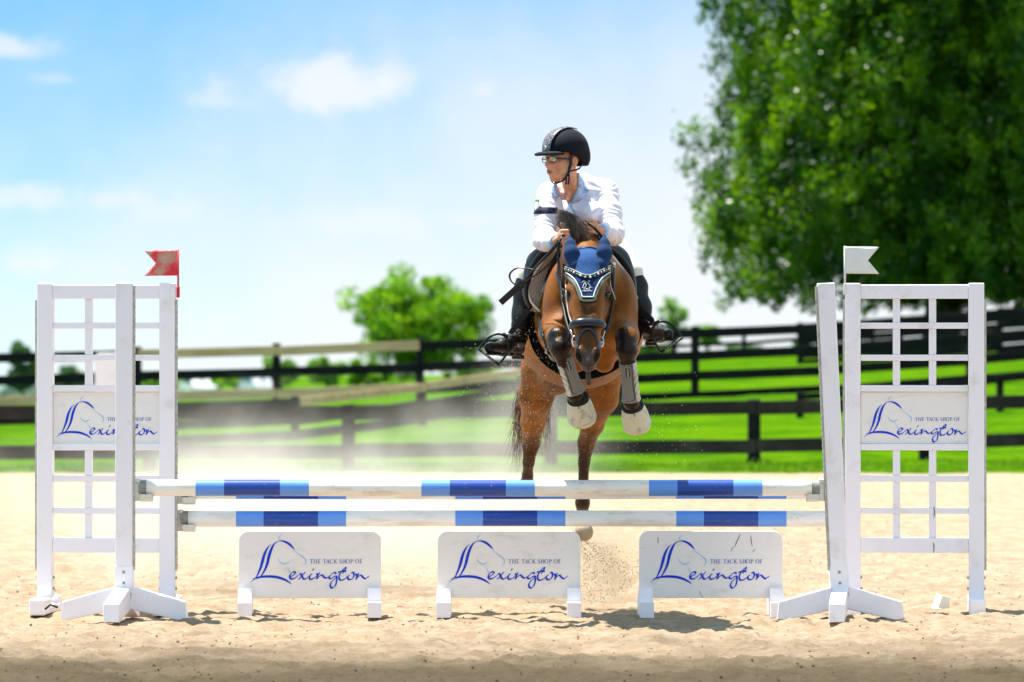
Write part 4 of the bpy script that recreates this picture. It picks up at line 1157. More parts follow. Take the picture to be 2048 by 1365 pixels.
BAY = np.array((.330, .105, .007))
def dpoly(v, pts):
    d = np.full(len(v), 9.0)
    for a, b_ in zip(pts, pts[1:]):
        a = np.array(a); ba = np.array(b_) - a; t_ = np.clip(((v - a) @ ba) / (ba @ ba), 0, 1)
        d = np.minimum(d, np.linalg.norm(v - a - t_[:, None] * ba, axis=1))
    return d
LEGL = [Q(1117, 676, 25.97), Q(1121, 697, 25.93), Q(1128, 722, 25.95), Q(1150, 790, 26.04), Q(1164, 830, 26.20)]
LEGR = [Q(1253, 676, 25.97), Q(1254, 702, 25.93), Q(1254, 728, 25.95), Q(1263, 806, 26.04), Q(1274, 842, 26.20)]
def horse_col(v):
    x, y, z = v[:, 0], v[:, 1], v[:, 2]
    px = x / y * F + 1024; py = (H - z) / y * F + 740
    n = fbm(x * 9 + y * 5, z * 9, 4, 70); n2 = fbm(x * 5 + y * 2.1 + 3, z * 5 - y * 3.3, 4, 75)
    c = np.tile(BAY, (len(v), 1)) * (1 + 0.42 * n + 0.30 * n2)[:, None]
    dark = np.array((.030, .020, .015)); blk = np.array((.008, .0075, .008))
    # lighter flanks and inside of the legs, browner neck
    c = mixc(c, np.clip(sst(z, 1.75, 1.35) * .25 + 0.35 * n, 0, .5), (.36, .125, .015))
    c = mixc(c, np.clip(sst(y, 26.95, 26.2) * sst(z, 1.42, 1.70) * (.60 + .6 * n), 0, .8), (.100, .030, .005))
    c = mixc(c, sst(y, 27.6, 27.9) * .5, (.34, .115, .012))
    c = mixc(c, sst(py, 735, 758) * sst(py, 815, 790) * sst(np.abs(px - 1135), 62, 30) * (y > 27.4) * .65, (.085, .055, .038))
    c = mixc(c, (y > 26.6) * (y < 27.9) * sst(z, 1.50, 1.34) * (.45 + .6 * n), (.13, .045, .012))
    # dark face stripe and muzzle
    hd = (y < 25.99) & (py > 560) & (np.abs(px - 1175) < 52) & (py < 760)
    c = mixc(c, hd * sst(np.abs(px - 1175 + n2 * 14), 32, 8) * .85, (.035, .015, .006))
    c = mixc(c, hd * sst(py + 14 * n2, 692, 710) * .93, (.085, .066, .058))
    c = mixc(c, hd * sst(np.hypot((np.abs(px - 1175.5) - 40) / 11, (py - 590) / 14), 1.1, .7) * .85, (.04, .025, .018))
    ndx = np.abs(px - 1175.5) - (20.5 - (py - 706) / 3.0)
    c = mixc(c, hd * sst(np.hypot(ndx / 5.0, (py - 713) / 12), 1.25, .9) * .97, (.002, .0015, .0015))
    c = mixc(c, hd * sst(py, 726, 733) * .8, (.03, .022, .02))
    # black points
    dl = np.minimum(dpoly(v, LEGL), dpoly(v, LEGR))
    c = mixc(c, sst(dl + .012 * n, .071, .060), blk)
    hl = (y > 27.7)
    c = mixc(c, hl * sst(py + 34 * n, 835, 900) * .82, (.040, .022, .014))
    c = mixc(c, hl * sst(py + 14 * n, 900, 940) * .55, blk * 2)
    c = mixc(c, hl * sst(py, 1012, 1022) * .7, (.20, .16, .12))
    c = mixc(c, hl * sst(py + 8 * n, 1036, 1048) * .9, (.46, .36, .24))          # sand stuck to the wet hoof
    # sweat-dark and sun-bleached patches of the hair
    n4 = fbm(x * 22 + y * 7, z * 22 - y * 9, 4, 99)
    c = c * (1 + .5 * np.clip(n4, -.6, .6))[:, None] * .90
    return np.clip(c, 0.003, 1)

def coat_mat():
    m = bpy.data.materials.new('bay_coat'); m.use_nodes = True
    t = m.node_tree; q = NG(t); b = t.nodes['Principled BSDF']
    c = q.n('ShaderNodeVertexColor', layer_name='Col').outputs[0]
    po = q.n('ShaderNodeNewGeometry').outputs['Position']
    mp = q.n('ShaderNodeMapping', ins={0: po, 3: (260.0, 260.0, 60.0)}).outputs[0]
    n1 = q.n('ShaderNodeTexNoise', ins={0: mp, 2: 1.0, 3: 3.0, 4: 0.6}).outputs[0]
    n2 = q.n('ShaderNodeTexNoise', ins={0: po, 2: 26.0, 3: 5.0, 4: 0.6}).outputs[0]
    c = q.mix(0.55, c, q.mix(n1, (0.45, 0.45, 0.45, 1), (1.5, 1.5, 1.5, 1)), blend='MULTIPLY')
    t.links.new(c, b.inputs['Base Color'])
    b.inputs['Specular IOR Level'].default_value = 0.30; b.inputs['Specular Tint'].default_value = (1.0, 0.62, 0.36, 1)
    lum = q.n('ShaderNodeRGBToBW', ins={0: q.n('ShaderNodeVertexColor', layer_name='Col').outputs[0]}).outputs[0]
    t.links.new(q.ss(lum, 0.012, 0.045, 0.24, 0.50), b.inputs['Roughness'])
    b.inputs['Sheen Weight'].default_value = 0.0
    hh = q.m('ADD', q.m('MULTIPLY', n1, 0.35), q.m('MULTIPLY', n2, 0.8))
    bp = q.n('ShaderNodeBump', ins={'Strength': 0.7, 'Distance': 0.007, 'Height': hh}); t.links.new(bp.outputs[0], b.inputs['Normal'])
    return m
M_COAT = coat_mat()
hroot = empty('horse', (Q(1160, 740, 27.0)[0], 27.0, 0.0))
tag(hroot, 'bay horse in blue ear bonnet jumping the poles towards the camera', 'horse')
def hb(mb, name, mat, parent=None, smooth=True):
    """builds world coordinates into a child of the horse"""
    o = mb.build(name, mat, parent or hroot, smooth=smooth, offset=hroot.location)
    return o
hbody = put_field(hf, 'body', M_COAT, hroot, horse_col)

M_HAIR = mk('mane_hair', (0.10, 0.060, 0.042), 0.42, col2=(0.24, 0.15, 0.10), scale=40, coord='Position', stretch=(1, 1, .4))
M_TAIL = mk('tail_hair', (0.12, 0.040, 0.022), 0.5, col2=(0.32, 0.11, 0.06), scale=30, coord='Position')
def strands(paths, w, name, mat, parent, off):
    """thin tapering three-sided hairs"""
    vs = []; fs = []
    for p in paths:
        p = spline(p, 4); n = len(p); o = len(vs)
        t_ = np.gradient(p, axis=0); t_ /= np.linalg.norm(t_, axis=1)[:, None] + 1e-9
        u = np.cross(t_, (0.2, 1, 0.1)); u /= np.linalg.norm(u, axis=1)[:, None] + 1e-9; w2 = np.cross(t_, u)
        for i in range(n):
            ww = w * (1 - 0.85 * (i / (n - 1)) ** 1.5)
            for a in (0, 2.094, 4.189): vs.append(p[i] + ww * (u[i] * math.cos(a) + w2[i] * math.sin(a)) - off)
        for i in range(n - 1):
            for k in range(3):
                fs.append((o + 3 * i + k, o + 3 * i + (k + 1) % 3, o + 3 * i + 3 + (k + 1) % 3, o + 3 * i + 3 + k))
    return fastmesh(name, np.array(vs), np.array(fs), mat, parent, smooth=True)
HO = np.array(hroot.location)
rr = np.random.default_rng(5)
mp_ = []
for i in range(1000):
    u = rr.random(); d = rr.random(); s_ = rr.normal(size=4) * 2.2
    Yb = 26.02 + 0.22 * d
    b0 = Q(1172 - 30 * (1 - u) + s_[0] * .6, 496 - 4 * u + s_[1] * .5, Yb)
    b1 = Q(1174 - 42 * (1 - u) + s_[2], 472 - 4 * (1 - u) + s_[1], Yb - .03)
    b2 = Q(1163 - 42 * (1 - u) + s_[0], 447 + 4 * (1 - u) + s_[3], Yb - .02)
    L_ = rr.uniform(.55, 1.05)
    e = (1110 + 16 * rr.random() - 3 * (1 - u), 416 + 20 * (1 - u) + 8 * rr.random())
    b3 = b2 + (Q(e[0], e[1], Yb + .05) - b2) * L_
    bm_ = b2 + (b3 - b2) * .5 + np.array((.008, 0, .012))
    mp_.append([b0, b1, b2, bm_, b3])
strands(mp_, 0.0026, 'mane', M_HAIR, hroot, HO)
tp = []
for i in range(230):
    u = rr.random(); s_ = rr.normal(size=6)
    x0 = 1098 + s_[0] * 6; lft = rr.random() < .62
    xe = (1032 + s_[1] * 11) if lft else (1088 + s_[1] * 8)
    ye = rr.uniform(850, 955) if lft else rr.uniform(820, 920)
    xm = (1050 + s_[2] * 7) if lft else (1092 + s_[2] * 6)
    tp.append([Q(x0, 640, 28.42), Q(x0 - 6, 700, 28.50), Q(xm, 790, 28.50 + .03 * s_[3]), Q(xm * .5 + xe * .5 + s_[4] * 3, (790 + ye) / 2, 28.5 + .03 * s_[3]), Q(xe, ye, 28.5 + .03 * s_[5])])
strands(tp, 0.0022, 'tail', M_TAIL, hroot, HO)

# eyes
M_EYE = mk('eye_dark', (0.012, 0.007, 0.005), 0.05, spec=0.9, coat=0.6)
for px_ in (1136.5, 1214.5):
    p = Vector(Q(px_, 590, 25.832)); hb(MB().sphere(p, 0.0205, n=18), 'eye', M_EYE)

M_LEATHER = mk('black_leather', (0.005, 0.005, 0.006), 0.38, spec=0.35, bump=0.2, bscale=200)
M_LEATHERB = mk('padded_leather', (0.008, 0.013, 0.028), 0.30, spec=0.45, coat=0.2)
M_STITCH = mk('pale_edge', (0.50, 0.48, 0.42), 0.5)
M_STEEL = mk('steel', (0.62, 0.60, 0.56), 0.22, metallic=0.9)
M_NAVY = mk('bonnet_navy', (0.010, 0.040, 0.135), 0.9, col2=(0.016, 0.056, 0.17), scale=30, coord='Position', spec=.2, sheen=0.05, bump=0.5, bscale=350)
M_NAVY2 = mk('ear_navy', (0.008, 0.034, 0.105), 0.8, col2=(0.010, 0.040, 0.12), scale=30, coord='Position', sheen=0.05, spec=.2, bump=0.4, bscale=300)
M_TRIMW = mk('white_trim', (0.78, 0.78, 0.76), 0.6)
M_TRIMG = mk('grey_green_trim', (0.10, 0.135, 0.10), 0.7)

def strap(fld, pix, w, th, lift, name, mat, parent=None, n=6, y1=26.3, halfround=False, ylim=None):
    """a strap lying on the horse along the pixel path, following the surface"""
    p2 = spline(pix, n); pts = []
    for a, b_ in p2: pts.append(fld.front(a, b_, lift, y0=25.4, y1=y1))
    pts = [Vector(p) for p in pts]
    # smooth
    for _ in range(2):
        pts = [pts[0]] + [(pts[i - 1] + pts[i] * 2 + pts[i + 1]) / 4 for i in range(1, len(pts) - 1)] + [pts[-1]]
    nr = [fld.normal(p) for p in pts]
    nr = [(nr[max(i - 2, 0)] + nr[max(i - 1, 0)] + nr[i] + nr[min(i + 1, len(nr) - 1)] + nr[min(i + 2, len(nr) - 1)]).normalized() for i in range(len(nr))]
    m = MB().tube(pts, 1.0, n=10, flat=(th, w, lambda i, p: nr[i])) if False else MB().tube(pts, 1.0, n=10, flat=(w, th, lambda i, p: nr[i]))
    return hb(m, name, mat, parent), pts

# ear bonnet: cloth over poll and forehead, cut to the photographed outline
bon = hf.sub(Q(1115, 612, 25.6) - .02, Q(1240, 478, 26.05) + .02)
X, Y_, Z = bon.grid()
PXg = X / Y_ * F + 1024; PYg = (H - Z) / Y_ * F + 740
axd = np.abs(PXg - 1175.5)
low = np.interp(axd, [0, 14, 17, 24, 31, 38, 44, 50], [597, 597, 594, 578, 565, 556, 551, 545])
clip = (PYg - low) / 390
clip = np.maximum(clip, (493 - PYg) / 390)
clip = np.maximum(clip, Y_ - 26.03)
sidew = np.interp(PYg, [490, 497, 505, 520, 530, 540], [16, 21, 24, 30, 45, 48])
clip = np.maximum(clip, (axd - sidew) / 390)
bon.a = np.maximum(bon.a - .006, clip.astype(np.float32))
def bon_col(v):
    px = v[:, 0] / v[:, 1] * F + 1024; py = (H - v[:, 2]) / v[:, 1] * F + 740
    c = np.tile((.007, .026, .095), (len(v), 1))
    return mixc(c, sst(np.abs(px - 1175.5), 24.5, 22.5) * sst(py, 556, 552), (.022, .075, .215))
M_NAVYC = mk('bonnet_cloth', (0.01, 0.04, 0.13), 0.9, vcol=True, scale=60, coord='Position', spec=.2, sheen=0.03, bump=0.5, bscale=350)
obon = put_field(bon, 'ear_bonnet', M_NAVYC, hroot, bon_col, relax=1)
# trim along its lower edge
edge = [(1128, 547), (1137, 553), (1146, 561), (1154, 575), (1160, 590), (1163, 597)]
mir = [(2351 - a, b_) for a, b_ in reversed(edge)]
strap(hf, [(a, b_ + 3) for a, b_ in edge] + [(1175, 601.5)] + [(a, b_ + 3) for a, b_ in mir], .015, .005, .008, 'grey_trim', M_TRIMG, obon)
strap(hf, [(a + (3 if a < 1162 else 2), b_ - 2) for a, b_ in edge[:-1]] + [(1164.5, 593.5), (1175, 594), (1186.5, 593.5)] + [(a - 3, b_ - 2) for a, b_ in mir[1:]], .0055, .005, .0115, 'white_trim', M_TRIMW, obon)
# ears inside the bonnet
for sx, base_, mid_, tip_ in ((-1, (1151, 532), (1143.5, 508), (1138.5, 470)), (1, (1203, 531), (1208.5, 507), (1209, 468))):
    ef = Field(Q(base_[0] - 30, 560, 25.80), Q(base_[0] + 40, 462, 26.15), 0.0035)
    yb = 25.825
    ef.chain([(Q(base_[0], base_[1], yb), .034), (Q((base_[0] + mid_[0]) / 2, (base_[1] + mid_[1]) / 2, yb + .02), .036), (Q(mid_[0], mid_[1], yb + .02), .041), (Q((mid_[0] + tip_[0]) / 2, (mid_[1] + tip_[1]) / 2, yb + .04), .0275), (Q(tip_[0], tip_[1] + 2, yb + .055), .0055)], .006, sc=(1, .62, 1))
    oe = put_field(ef, 'ear', M_NAVY2, obon, relax=1)
# browband with crystals
bb = [(1130, 538), (1140, 541), (1152, 546.5), (1164, 552), (1176, 554.5), (1188, 552), (1200, 545.5), (1211, 540), (1221, 535.5)]
_, bpts = strap(hf, bb, .024, .010, .012, 'browband', M_LEATHER)
brow = _
bpts2 = strap(hf, [(a, b_ - 4) for a, b_ in bb], .004, .004, .018, 'piping', M_STITCH, brow)
gm = [MB(), MB()]
sp_b = spline([tuple(p) for p in bpts], 2)
cum = np.concatenate([[0], np.cumsum(np.linalg.norm(np.diff(sp_b, axis=0), axis=1))])
for i in range(27):
    q_ = (i + .5) / 27 * cum[-1]; p = np.array([np.interp(q_, cum, sp_b[:, j]) for j in range(3)])
    big = i % 2 == 0
    gm[0 if (i % 4 != 1) else 1].sphere(Vector(p) + Vector((0, -.0085, -.001)), .0066 if big else .0046, n=8)
M_GEM = mk('crystal', (0.85, 0.85, 0.8), 0.08, spec=1.0, coat=1.0); M_GEMG = mk('green_crystal', (0.12, 0.55, 0.35), 0.08, spec=1.0, coat=1.0)
o = hb(gm[0], 'crystals', M_GEM, brow); o['kind'] = 'stuff'
o = hb(gm[1], 'green_crystals', M_GEMG, brow); o['kind'] = 'stuff'
# embroidery on the bonnet
def emb(strokes, name, w=1.2):
    m = MB()
    for st in strokes:
        pts = [hf.front(a, b_, .0085, y0=25.4, y1=26.2) for a, b_ in st]
        m.tube(pts, w / 2 / 388, n=6)
    o = hb(m, name, M_TRIMW, obon); o['kind'] = 'stuff'
def z3(x, y): return (1110 + x / 15.17, 520 + y / 15.17)
emb([[z3(*p) for p in s_] for s_ in [
    [(815, 700), (850, 655), (900, 645), (940, 675), (935, 720), (900, 700), (870, 730), (860, 790), (825, 800)],
    [(900, 720), (930, 760), (960, 740), (940, 800), (920, 830)],
    [(1000, 640), (1050, 630), (1050, 680), (1010, 665), (995, 720), (1040, 750), (1080, 800)],
    [(820, 835), (930, 835)], [(1020, 830), (1130, 838)]]], 'horse_emblem', 1.0)
emb([[z3(*p) for p in s_] for s_ in [
    [(915, 868), (885, 862), (870, 885), (885, 908), (918, 903)], [(950, 908), (950, 865), (985, 872), (980, 888), (952, 888)], [(965, 888), (992, 910)],
    [(1058, 868), (1030, 862), (1022, 880), (1055, 892), (1058, 908), (1022, 908)]]], 'bonnet_initials', 0.9)
emb([[z3(*p) for p in s_] for s_ in
     [[(840, 930), (820, 930), (820, 955), (842, 955)], [(820, 942), (838, 942)], [(868, 930), (852, 942), (868, 956), (882, 942), (868, 930)], [(872, 950), (886, 960)],
      [(896, 930), (898, 955), (915, 955), (917, 930)], [(930, 930), (930, 956)], [(966, 930), (945, 930), (945, 955), (966, 955)], [(945, 942), (962, 942)],
      [(998, 932), (978, 934), (996, 948), (978, 956)], [(1006, 930), (1030, 930)], [(1018, 930), (1018, 956)],
      [(1040, 956), (1040, 930), (1056, 934), (1042, 943), (1058, 956)], [(1070, 930), (1070, 956)], [(1080, 956), (1092, 930), (1104, 956)], [(1112, 956), (1113, 930), (1128, 956), (1130, 930)]]], 'bonnet_lettering', 0.6)
# bridle
br, _ = strap(hf, [(1127, 530), (1124, 560), (1125.5, 600), (1132, 630), (1139, 655), (1147, 678)], .016, .006, .006, 'cheek_strap', M_LEATHER)
strap(hf, [(1131, 560), (1133, 600), (1137, 628), (1143, 646)], .008, .005, .008, 'inner_strap', M_STITCH, br)
br2, _ = strap(hf, [(1223, 530), (1224.5, 560), (1223, 600), (1220, 630), (1213, 655), (1205, 678)], .016, .006, .006, 'cheek_strap', M_LEATHER)
strap(hf, [(1221, 540), (1221, 570), (1226, 585), (1231, 600)], .006, .004, .014, 'strap_end', M_STITCH, br2)
strap(hf, [(1150, 505), (1158, 498), (1175, 495), (1190, 497), (1198, 503)], .014, .006, .008, 'crown_strap', M_LEATHER)
# padded noseband
nbp = [hf.front(a, b_, .010, y0=25.4, y1=26.2) for a, b_ in spline([(1143.5, 652), (1150, 647.5), (1162, 645.5), (1175, 645), (1188, 645.5), (1200, 647.5), (1207, 652)], 4)]
nb = hb(MB().tube(nbp, [.012 + .0125 * math.sin(math.pi * (i + .8) / (len(nbp) + .6)) ** .5 for i in range(len(nbp))], n=14), 'noseband', M_LEATHERB)
strap(hf, [(1154, 706), (1153.5, 692), (1157, 676), (1164, 663), (1175, 657.5), (1186, 662), (1193, 674), (1197, 690), (1197.5, 706)], .014, .006, .006, 'flash_strap', M_LEATHERB, nb)
for a, b_, tx in ((1149, 683, -1), (1202.5, 684, 1)):
    c_ = Vector(Q(a, b_, 25.66)); ring = [c_ + Vector((.011 * math.cos(t_), .03 * math.sin(t_) * .6, .026 * math.sin(t_))) for t_ in np.linspace(0, 2 * np.pi, 17)]
    o = hb(MB().tube(ring, .0045, n=8, cap=False), 'bit_ring', M_STEEL)
    hb(MB().sphere(c_ + Vector((0, 0, -.006)), .013, (1, .8, .8), 12), 'bit_guard', M_STITCH, o)
    hb(MB().beam(Vector(Q(a - tx * -7, b_ - 22, 25.69)) , Vector(Q(a - tx * -1.5, b_ - 5, 25.665)), .008, .006, bev=.001), 'buckle', M_STEEL, o)
# tendon boots and bell boots on the forelegs
M_BOOTG = mk('boot_grey', (0.235, 0.225, 0.20), 0.6, bump=0.8, bscale=420, coord='Position')
M_CREAM = mk('cream_shell', (0.60, 0.56, 0.45), 0.5, col2=(0.42, 0.38, 0.29), scale=14, coord='Position')
M_BELL = mk('bell_boot_rubber', (0.62, 0.57, 0.42), 0.5, col2=(0.36, 0.33, 0.28), scale=26, lo=.5, hi=.7, coord='Position', bump=.3, bscale=90)
M_FLEECE = mk('black_fleece', (0.010, 0.010, 0.010), 0.95, bump=1.0, bscale=120)
M_PATCH = mk('boot_patch', (0.012, 0.012, 0.012), 0.5)
def frame_tube(m, a, b_, prof, n=20, front=(0, -1, 0), arc=(0, 360), sc=(1, 1)):
    """profile [(t, r)] swept round the line a-b; arc in degrees measured from the front"""
    a = Vector(a); b_ = Vector(b_); d = (b_ - a); L = d.length; d.normalize()
    f = Vector(front); f = (f - d * f.dot(d)).normalized(); s_ = d.cross(f).normalized()
    rings = []
    for t_, r in prof:
        c = a + d * (L * t_); ring = []
        for k in range(n + 1):
            an = R(arc[0] + (arc[1] - arc[0]) * k / n)
            ring.append(m.bm.verts.new(c + (f * math.cos(an) * sc[0] + s_ * math.sin(an) * sc[1]) * r))
        rings.append(ring)
    for p, q_ in zip(rings, rings[1:]):
        for k in range(n): m.bm.faces.new((p[k], p[k + 1], q_[k + 1], q_[k]))
    return f, s_, d
def tendon_boot(a, b_, side, txt):
    a = Vector(a); b_ = Vector(b_)
    prof = [(0, .038), (.012, .0435), (.06, .0445), (.3, .042), (.6, .040), (.85, .0435), (.95, .049), (1.0, .050), (1.012, .044)]
    m = MB(); f, s_, d = frame_tube(m, a, b_, prof, 28)
    o = hb(m, 'tendon_boot', M_BOOTG, hroot)
    # pale strap side
    m = MB(); frame_tube(m, a, b_, [(-.004, .044), (0.0, .0475), (.05, .0475), (.3, .045), (.6, .043), (.85, .0465), (.97, .052), (1.004, .051)], 12, arc=(34, 158) if side > 0 else (-34, -158))
    hb(m, 'strap_panel', M_CREAM, o)
    for t_ in (.18, .36, .54, .72):
        m = MB(); r = .0450 + .004 * abs(t_ - .5); frame_tube(m, a, b_, [(t_ - .004, r), (t_ - .004, r + .0035), (t_ + .10, r + .0030), (t_ + .10, r)], 10, arc=(40, 150) if side > 0 else (-40, -150))
        hb(m, 'strap', M_CREAM, o)
    # seam
    m = MB(); L = (b_ - a).length
    pts = []
    for t_, an in ((.0 + .03, -30 * side), (.03, 12 * side), (.06, 24 * side), (.5, 24 * side), (.88, 26 * side), (.93, 10 * side), (.94, -30 * side)):
        r = float(np.interp(t_, [p[0] for p in prof], [p[1] for p in prof])) + .0008; an = R(an)
        pts.append(a + (b_ - a) * t_ + (f * math.cos(an) + s_ * math.sin(an)) * r)
    hb(m.tube([tuple(x) for x in spline(pts, 3)], .0016, n=6), 'seam', M_HOLE, o)
    pz = a + (b_ - a) * .20 + f * .0425 - s_ * side * .004
    rot = Matrix((s_, -f, d)).transposed()
    pt = hb(MB().box(pz, (.021, .006, .052), rot, bev=.001), 'name_patch', M_PATCH, o, smooth=False)
    m = MB()
    # sloping hand-lettered word running down the patch
    strokes = [[(-.004, .022), (.0, .019), (.005, .022)], [(.0, .019), (-.001, .012)], [(-.005, .009), (.004, .007)], [(-.004, .004), (.004, .001), (-.003, -.001)],
               [(-.004, -.004), (.004, -.005)], [(-.003, -.008), (.003, -.009), (.003, -.012), (-.003, -.012)], [(-.003, -.015), (.004, -.016)], [(-.003, -.020), (.003, -.019), (.003, -.023), (-.003, -.023)]]
    for st in strokes: m.tube([pz + rot @ Vector((x, -.0042, -z_)) for x, z_ in st], .0011, n=5)
    oo = hb(m, 'patch_lettering', M_TRIMW, pt); oo['kind'] = 'stuff'
def bell_boot(a, b_, fr):
    a = Vector(a); b_ = Vector(b_)
    m = MB(); prof = [(0, .044), (.03, .053), (.2, .063), (.45, .070), (.72, .0735), (.74, .075), (.86, .074), (.95, .067), (1.0, .055), (1.03, .03), (1.04, .002)]
    f, s_, d = frame_tube(m, a, b_, prof, 40, front=fr, sc=(1.02, 1.0))
    L = (b_ - a).length
    for v_ in m.bm.verts:       # shallow ribs on the cap
        r_ = v_.co - a; t_ = r_.dot(d) / L
        if .2 < t_ < .74:
            an = math.atan2(r_.dot(s_), r_.dot(f)); v_.co += (r_ - d * r_.dot(d)).normalized() * .0014 * math.cos(an * 20)
    o = hb(m, 'bell_boot', M_BELL, hroot)
    m = MB(); frame_tube(m, a, b_, [(-.12, .030), (-.16, .042), (-.08, .055), (.05, .059), (.12, .055), (.10, .045)], 26, front=fr)
    hb(m, 'fleece_collar', M_FLEECE, o)
    m = MB(); frame_tube(m, a, b_, [(.74, .0735), (.74, .0765), (.79, .0775), (.79, .074)], 40, front=fr)
    hb(m, 'rim_band', M_CREAM, o)
    p0 = a + d * .004 + f * .057 + s_ * .012
    hb(MB().tube([p0, a + d * L * .35 + f * .063 + s_ * .016, a + d * L * .52 + f * .067 + s_ * .022], .0025, n=6), 'slit', M_HOLE, o)
tendon_boot(Q(1128, 712, 25.945), Q(1152, 784, 26.03), 1, 'a'); tendon_boot(Q(1254.5, 724, 25.945), Q(1262, 800, 26.03), -1, 'b')
bell_boot(Q(1156, 797, 26.08), Q(1166.5, 846, 26.17), (0.2, -1, -.4)); bell_boot(Q(1265, 811, 26.08), Q(1276.5, 858, 26.17), (.25, -1, -.4))

# saddle pad, saddle flaps, girth: shells that follow the barrel
M_PAD = mk('quilted_pad', (0.40, 0.37, 0.32), 0.85, bump=0.3, bscale=200)
M_SADDLE = mk('saddle_leather', (0.005, 0.007, 0.012), 0.42, spec=0.4, bump=0.15, bscale=150, coat=0.1)
def shell(lo_y, hi_y, lo_z, off, region, name, mat, parent, relax=2, quilt=False):
    f = hf.sub((-0.0, lo_y - .06, lo_z - .06), (0.78, hi_y + .06, 2.3))
    X, Y_, Z = f.grid()
    cl = region(X, Y_, Z).astype(np.float32)
    o_ = off
    if quilt: o_ = off + .0035 * np.abs(np.sin((Y_ * 1.0 + Z) * 62)) * np.abs(np.sin((Y_ - Z) * 62)) 
    f.a = np.maximum(f.a - o_, cl)
    # keep it a shell: hollow out the horse itself
    return put_field(f, name, mat, parent, relax=relax), f
def smax(a, b_, k): h = np.maximum(k - np.abs(a - b_), 0) / k; return np.maximum(a, b_) + h * h * k * .25
def pad_region(X, Y_, Z):
    fy = np.interp(Z.ravel(), [1.50, 1.60, 1.70, 1.80, 1.90, 2.0, 2.1], [26.98, 26.90, 26.80, 26.70, 26.64, 26.62, 26.62]).reshape(Z.shape)
    return smax(smax(fy - Y_, Y_ - 27.42, .05), 1.625 - Z, .08) + 0 * X
opad, padf = shell(26.55, 27.45, 1.55, .022, pad_region, 'saddle_pad', M_PAD, hroot, 1, True)
def loft(rails, name, mat, parent, n=5, thick=.006, sub=4, bulge=None):
    """sheet through pixel rails: each rail is a list of (px, py, depth)"""
    R_ = [spline([tuple(Q(*p)) for p in rl], n) for rl in rails]
    A = np.array(R_)                                   # rails x points x 3
    S_ = spline(A.reshape(len(R_), -1), sub).reshape(-1, A.shape[1], 3)
    if bulge is not None: S_ = bulge(S_)
    nr, nc = S_.shape[:2]
    i = np.arange(nr - 1)[:, None] * nc + np.arange(nc - 1)[None, :]
    q_ = np.stack([i, i + 1, i + nc + 1, i + nc], -1).reshape(-1, 4)
    o = pydata(name, S_.reshape(-1, 3), q_, mat, parent, smooth=True, offset=tuple(hroot.location))
    md = o.modifiers.new('thick', 'SOLIDIFY'); md.thickness = thick; md.offset = 0
    return o
SADL = dict(
 out=[(1122, 486), (1098, 489), (1075, 497), (1060, 510), (1052, 527), (1048, 550), (1046, 577), (1049, 600), (1058, 622)],
 inn=[(1128, 494), (1112, 497), (1098, 506), (1083, 525), (1069, 547), (1060, 565), (1056, 580), (1058, 596), (1063, 612)],
 bod=[(1130, 500), (1116, 506), (1105, 520), (1096, 540), (1089, 562), (1086, 582), (1085, 600), (1085, 614), (1086, 630)],
 trim=[(1114, 498), (1098, 506), (1083, 525), (1069, 547), (1060, 565), (1056.5, 580), (1058, 594), (1066, 609), (1085, 628)])
SADR = dict(
 out=[(1205, 486), (1222, 488), (1240, 494), (1255, 508), (1263, 527), (1269, 550), (1272.5, 575), (1271, 593), (1262, 607)],
 inn=[(1203, 494), (1214, 500), (1226, 514), (1240, 531), (1254, 547), (1263, 563), (1266, 576), (1263, 585), (1257, 594)],
 bod=[(1200, 500), (1208, 508), (1216, 524), (1228, 544), (1238, 560), (1244, 572), (1247, 582), (1248, 588), (1249, 594)],
 trim=[(1210, 500), (1226, 514), (1240, 531), (1254, 547), (1263, 563), (1266, 576), (1262, 587), (1251, 594)])
osad = empty('saddle', (0, 0, 0)); osad.parent = hroot
for Sd in (SADL, SADR):
    dp = [26.62, 26.66, 26.70, 26.72, 26.72, 26.71, 26.70, 26.70, 26.72]
    D = lambda pts, dy_: [(a, b_, dp[min(i, 8)] + dy_) for i, (a, b_) in enumerate(pts)]
    sx = -1 if Sd is SADL else 1
    loft([D(Sd['inn'], 0), D([(a * .5 + c_ * .5 - 0, b_ * .5 + d_ * .5 - 1) for (a, b_), (c_, d_) in zip(Sd['inn'], Sd['out'])], -.015), D(Sd['out'], .03),
          D([(a - sx * 3, b_ + 4) for a, b_ in Sd['out']], .22), D([(a - sx * 14, b_ + 10) for a, b_ in Sd['out']], .42)], 'flap', M_SADDLE, osad, thick=.008)
    def qb(S_):
        nr, nc = S_.shape[:2]; u = np.arange(nr)[:, None]; w = np.arange(nc)[None, :]
        S_[:, :, 1] += -.010 * np.abs(np.sin(u * .9 + w * .45)) * np.abs(np.sin(u * .9 - w * .45))
        return S_
    loft([D(Sd['inn'], .008), D([(a * .5 + c_ * .5, b_ * .5 + d_ * .5) for (a, b_), (c_, d_) in zip(Sd['inn'], Sd['bod'])], .02), D(Sd['bod'], .05)], 'quilted_front', M_PAD, opad, n=8, sub=10, thick=.006, bulge=qb)
    tr_ = [Q(a, b_, dp[min(i, 8)] - .006) for i, (a, b_) in enumerate(Sd['trim'])]
    hb(MB().tube([tuple(x) for x in spline(tr_, 5)], .0065, n=8), 'pad_binding', M_TRIMW, opad)
    rl_ = [Q(a * .55 + c_ * .45, b_ * .55 + d_ * .45, dp[min(i, 8)] - .022) for i, ((a, b_), (c_, d_)) in enumerate(zip(Sd['inn'], Sd['out']))][1:7]
    rp = spline(rl_, 4); hb(MB().tube([tuple(x) for x in rp], [.004 + .010 * math.sin(math.pi * i / (len(rp) - 1)) ** .7 for i in range(len(rp))], n=10), 'knee_roll', M_SADDLE, osad)
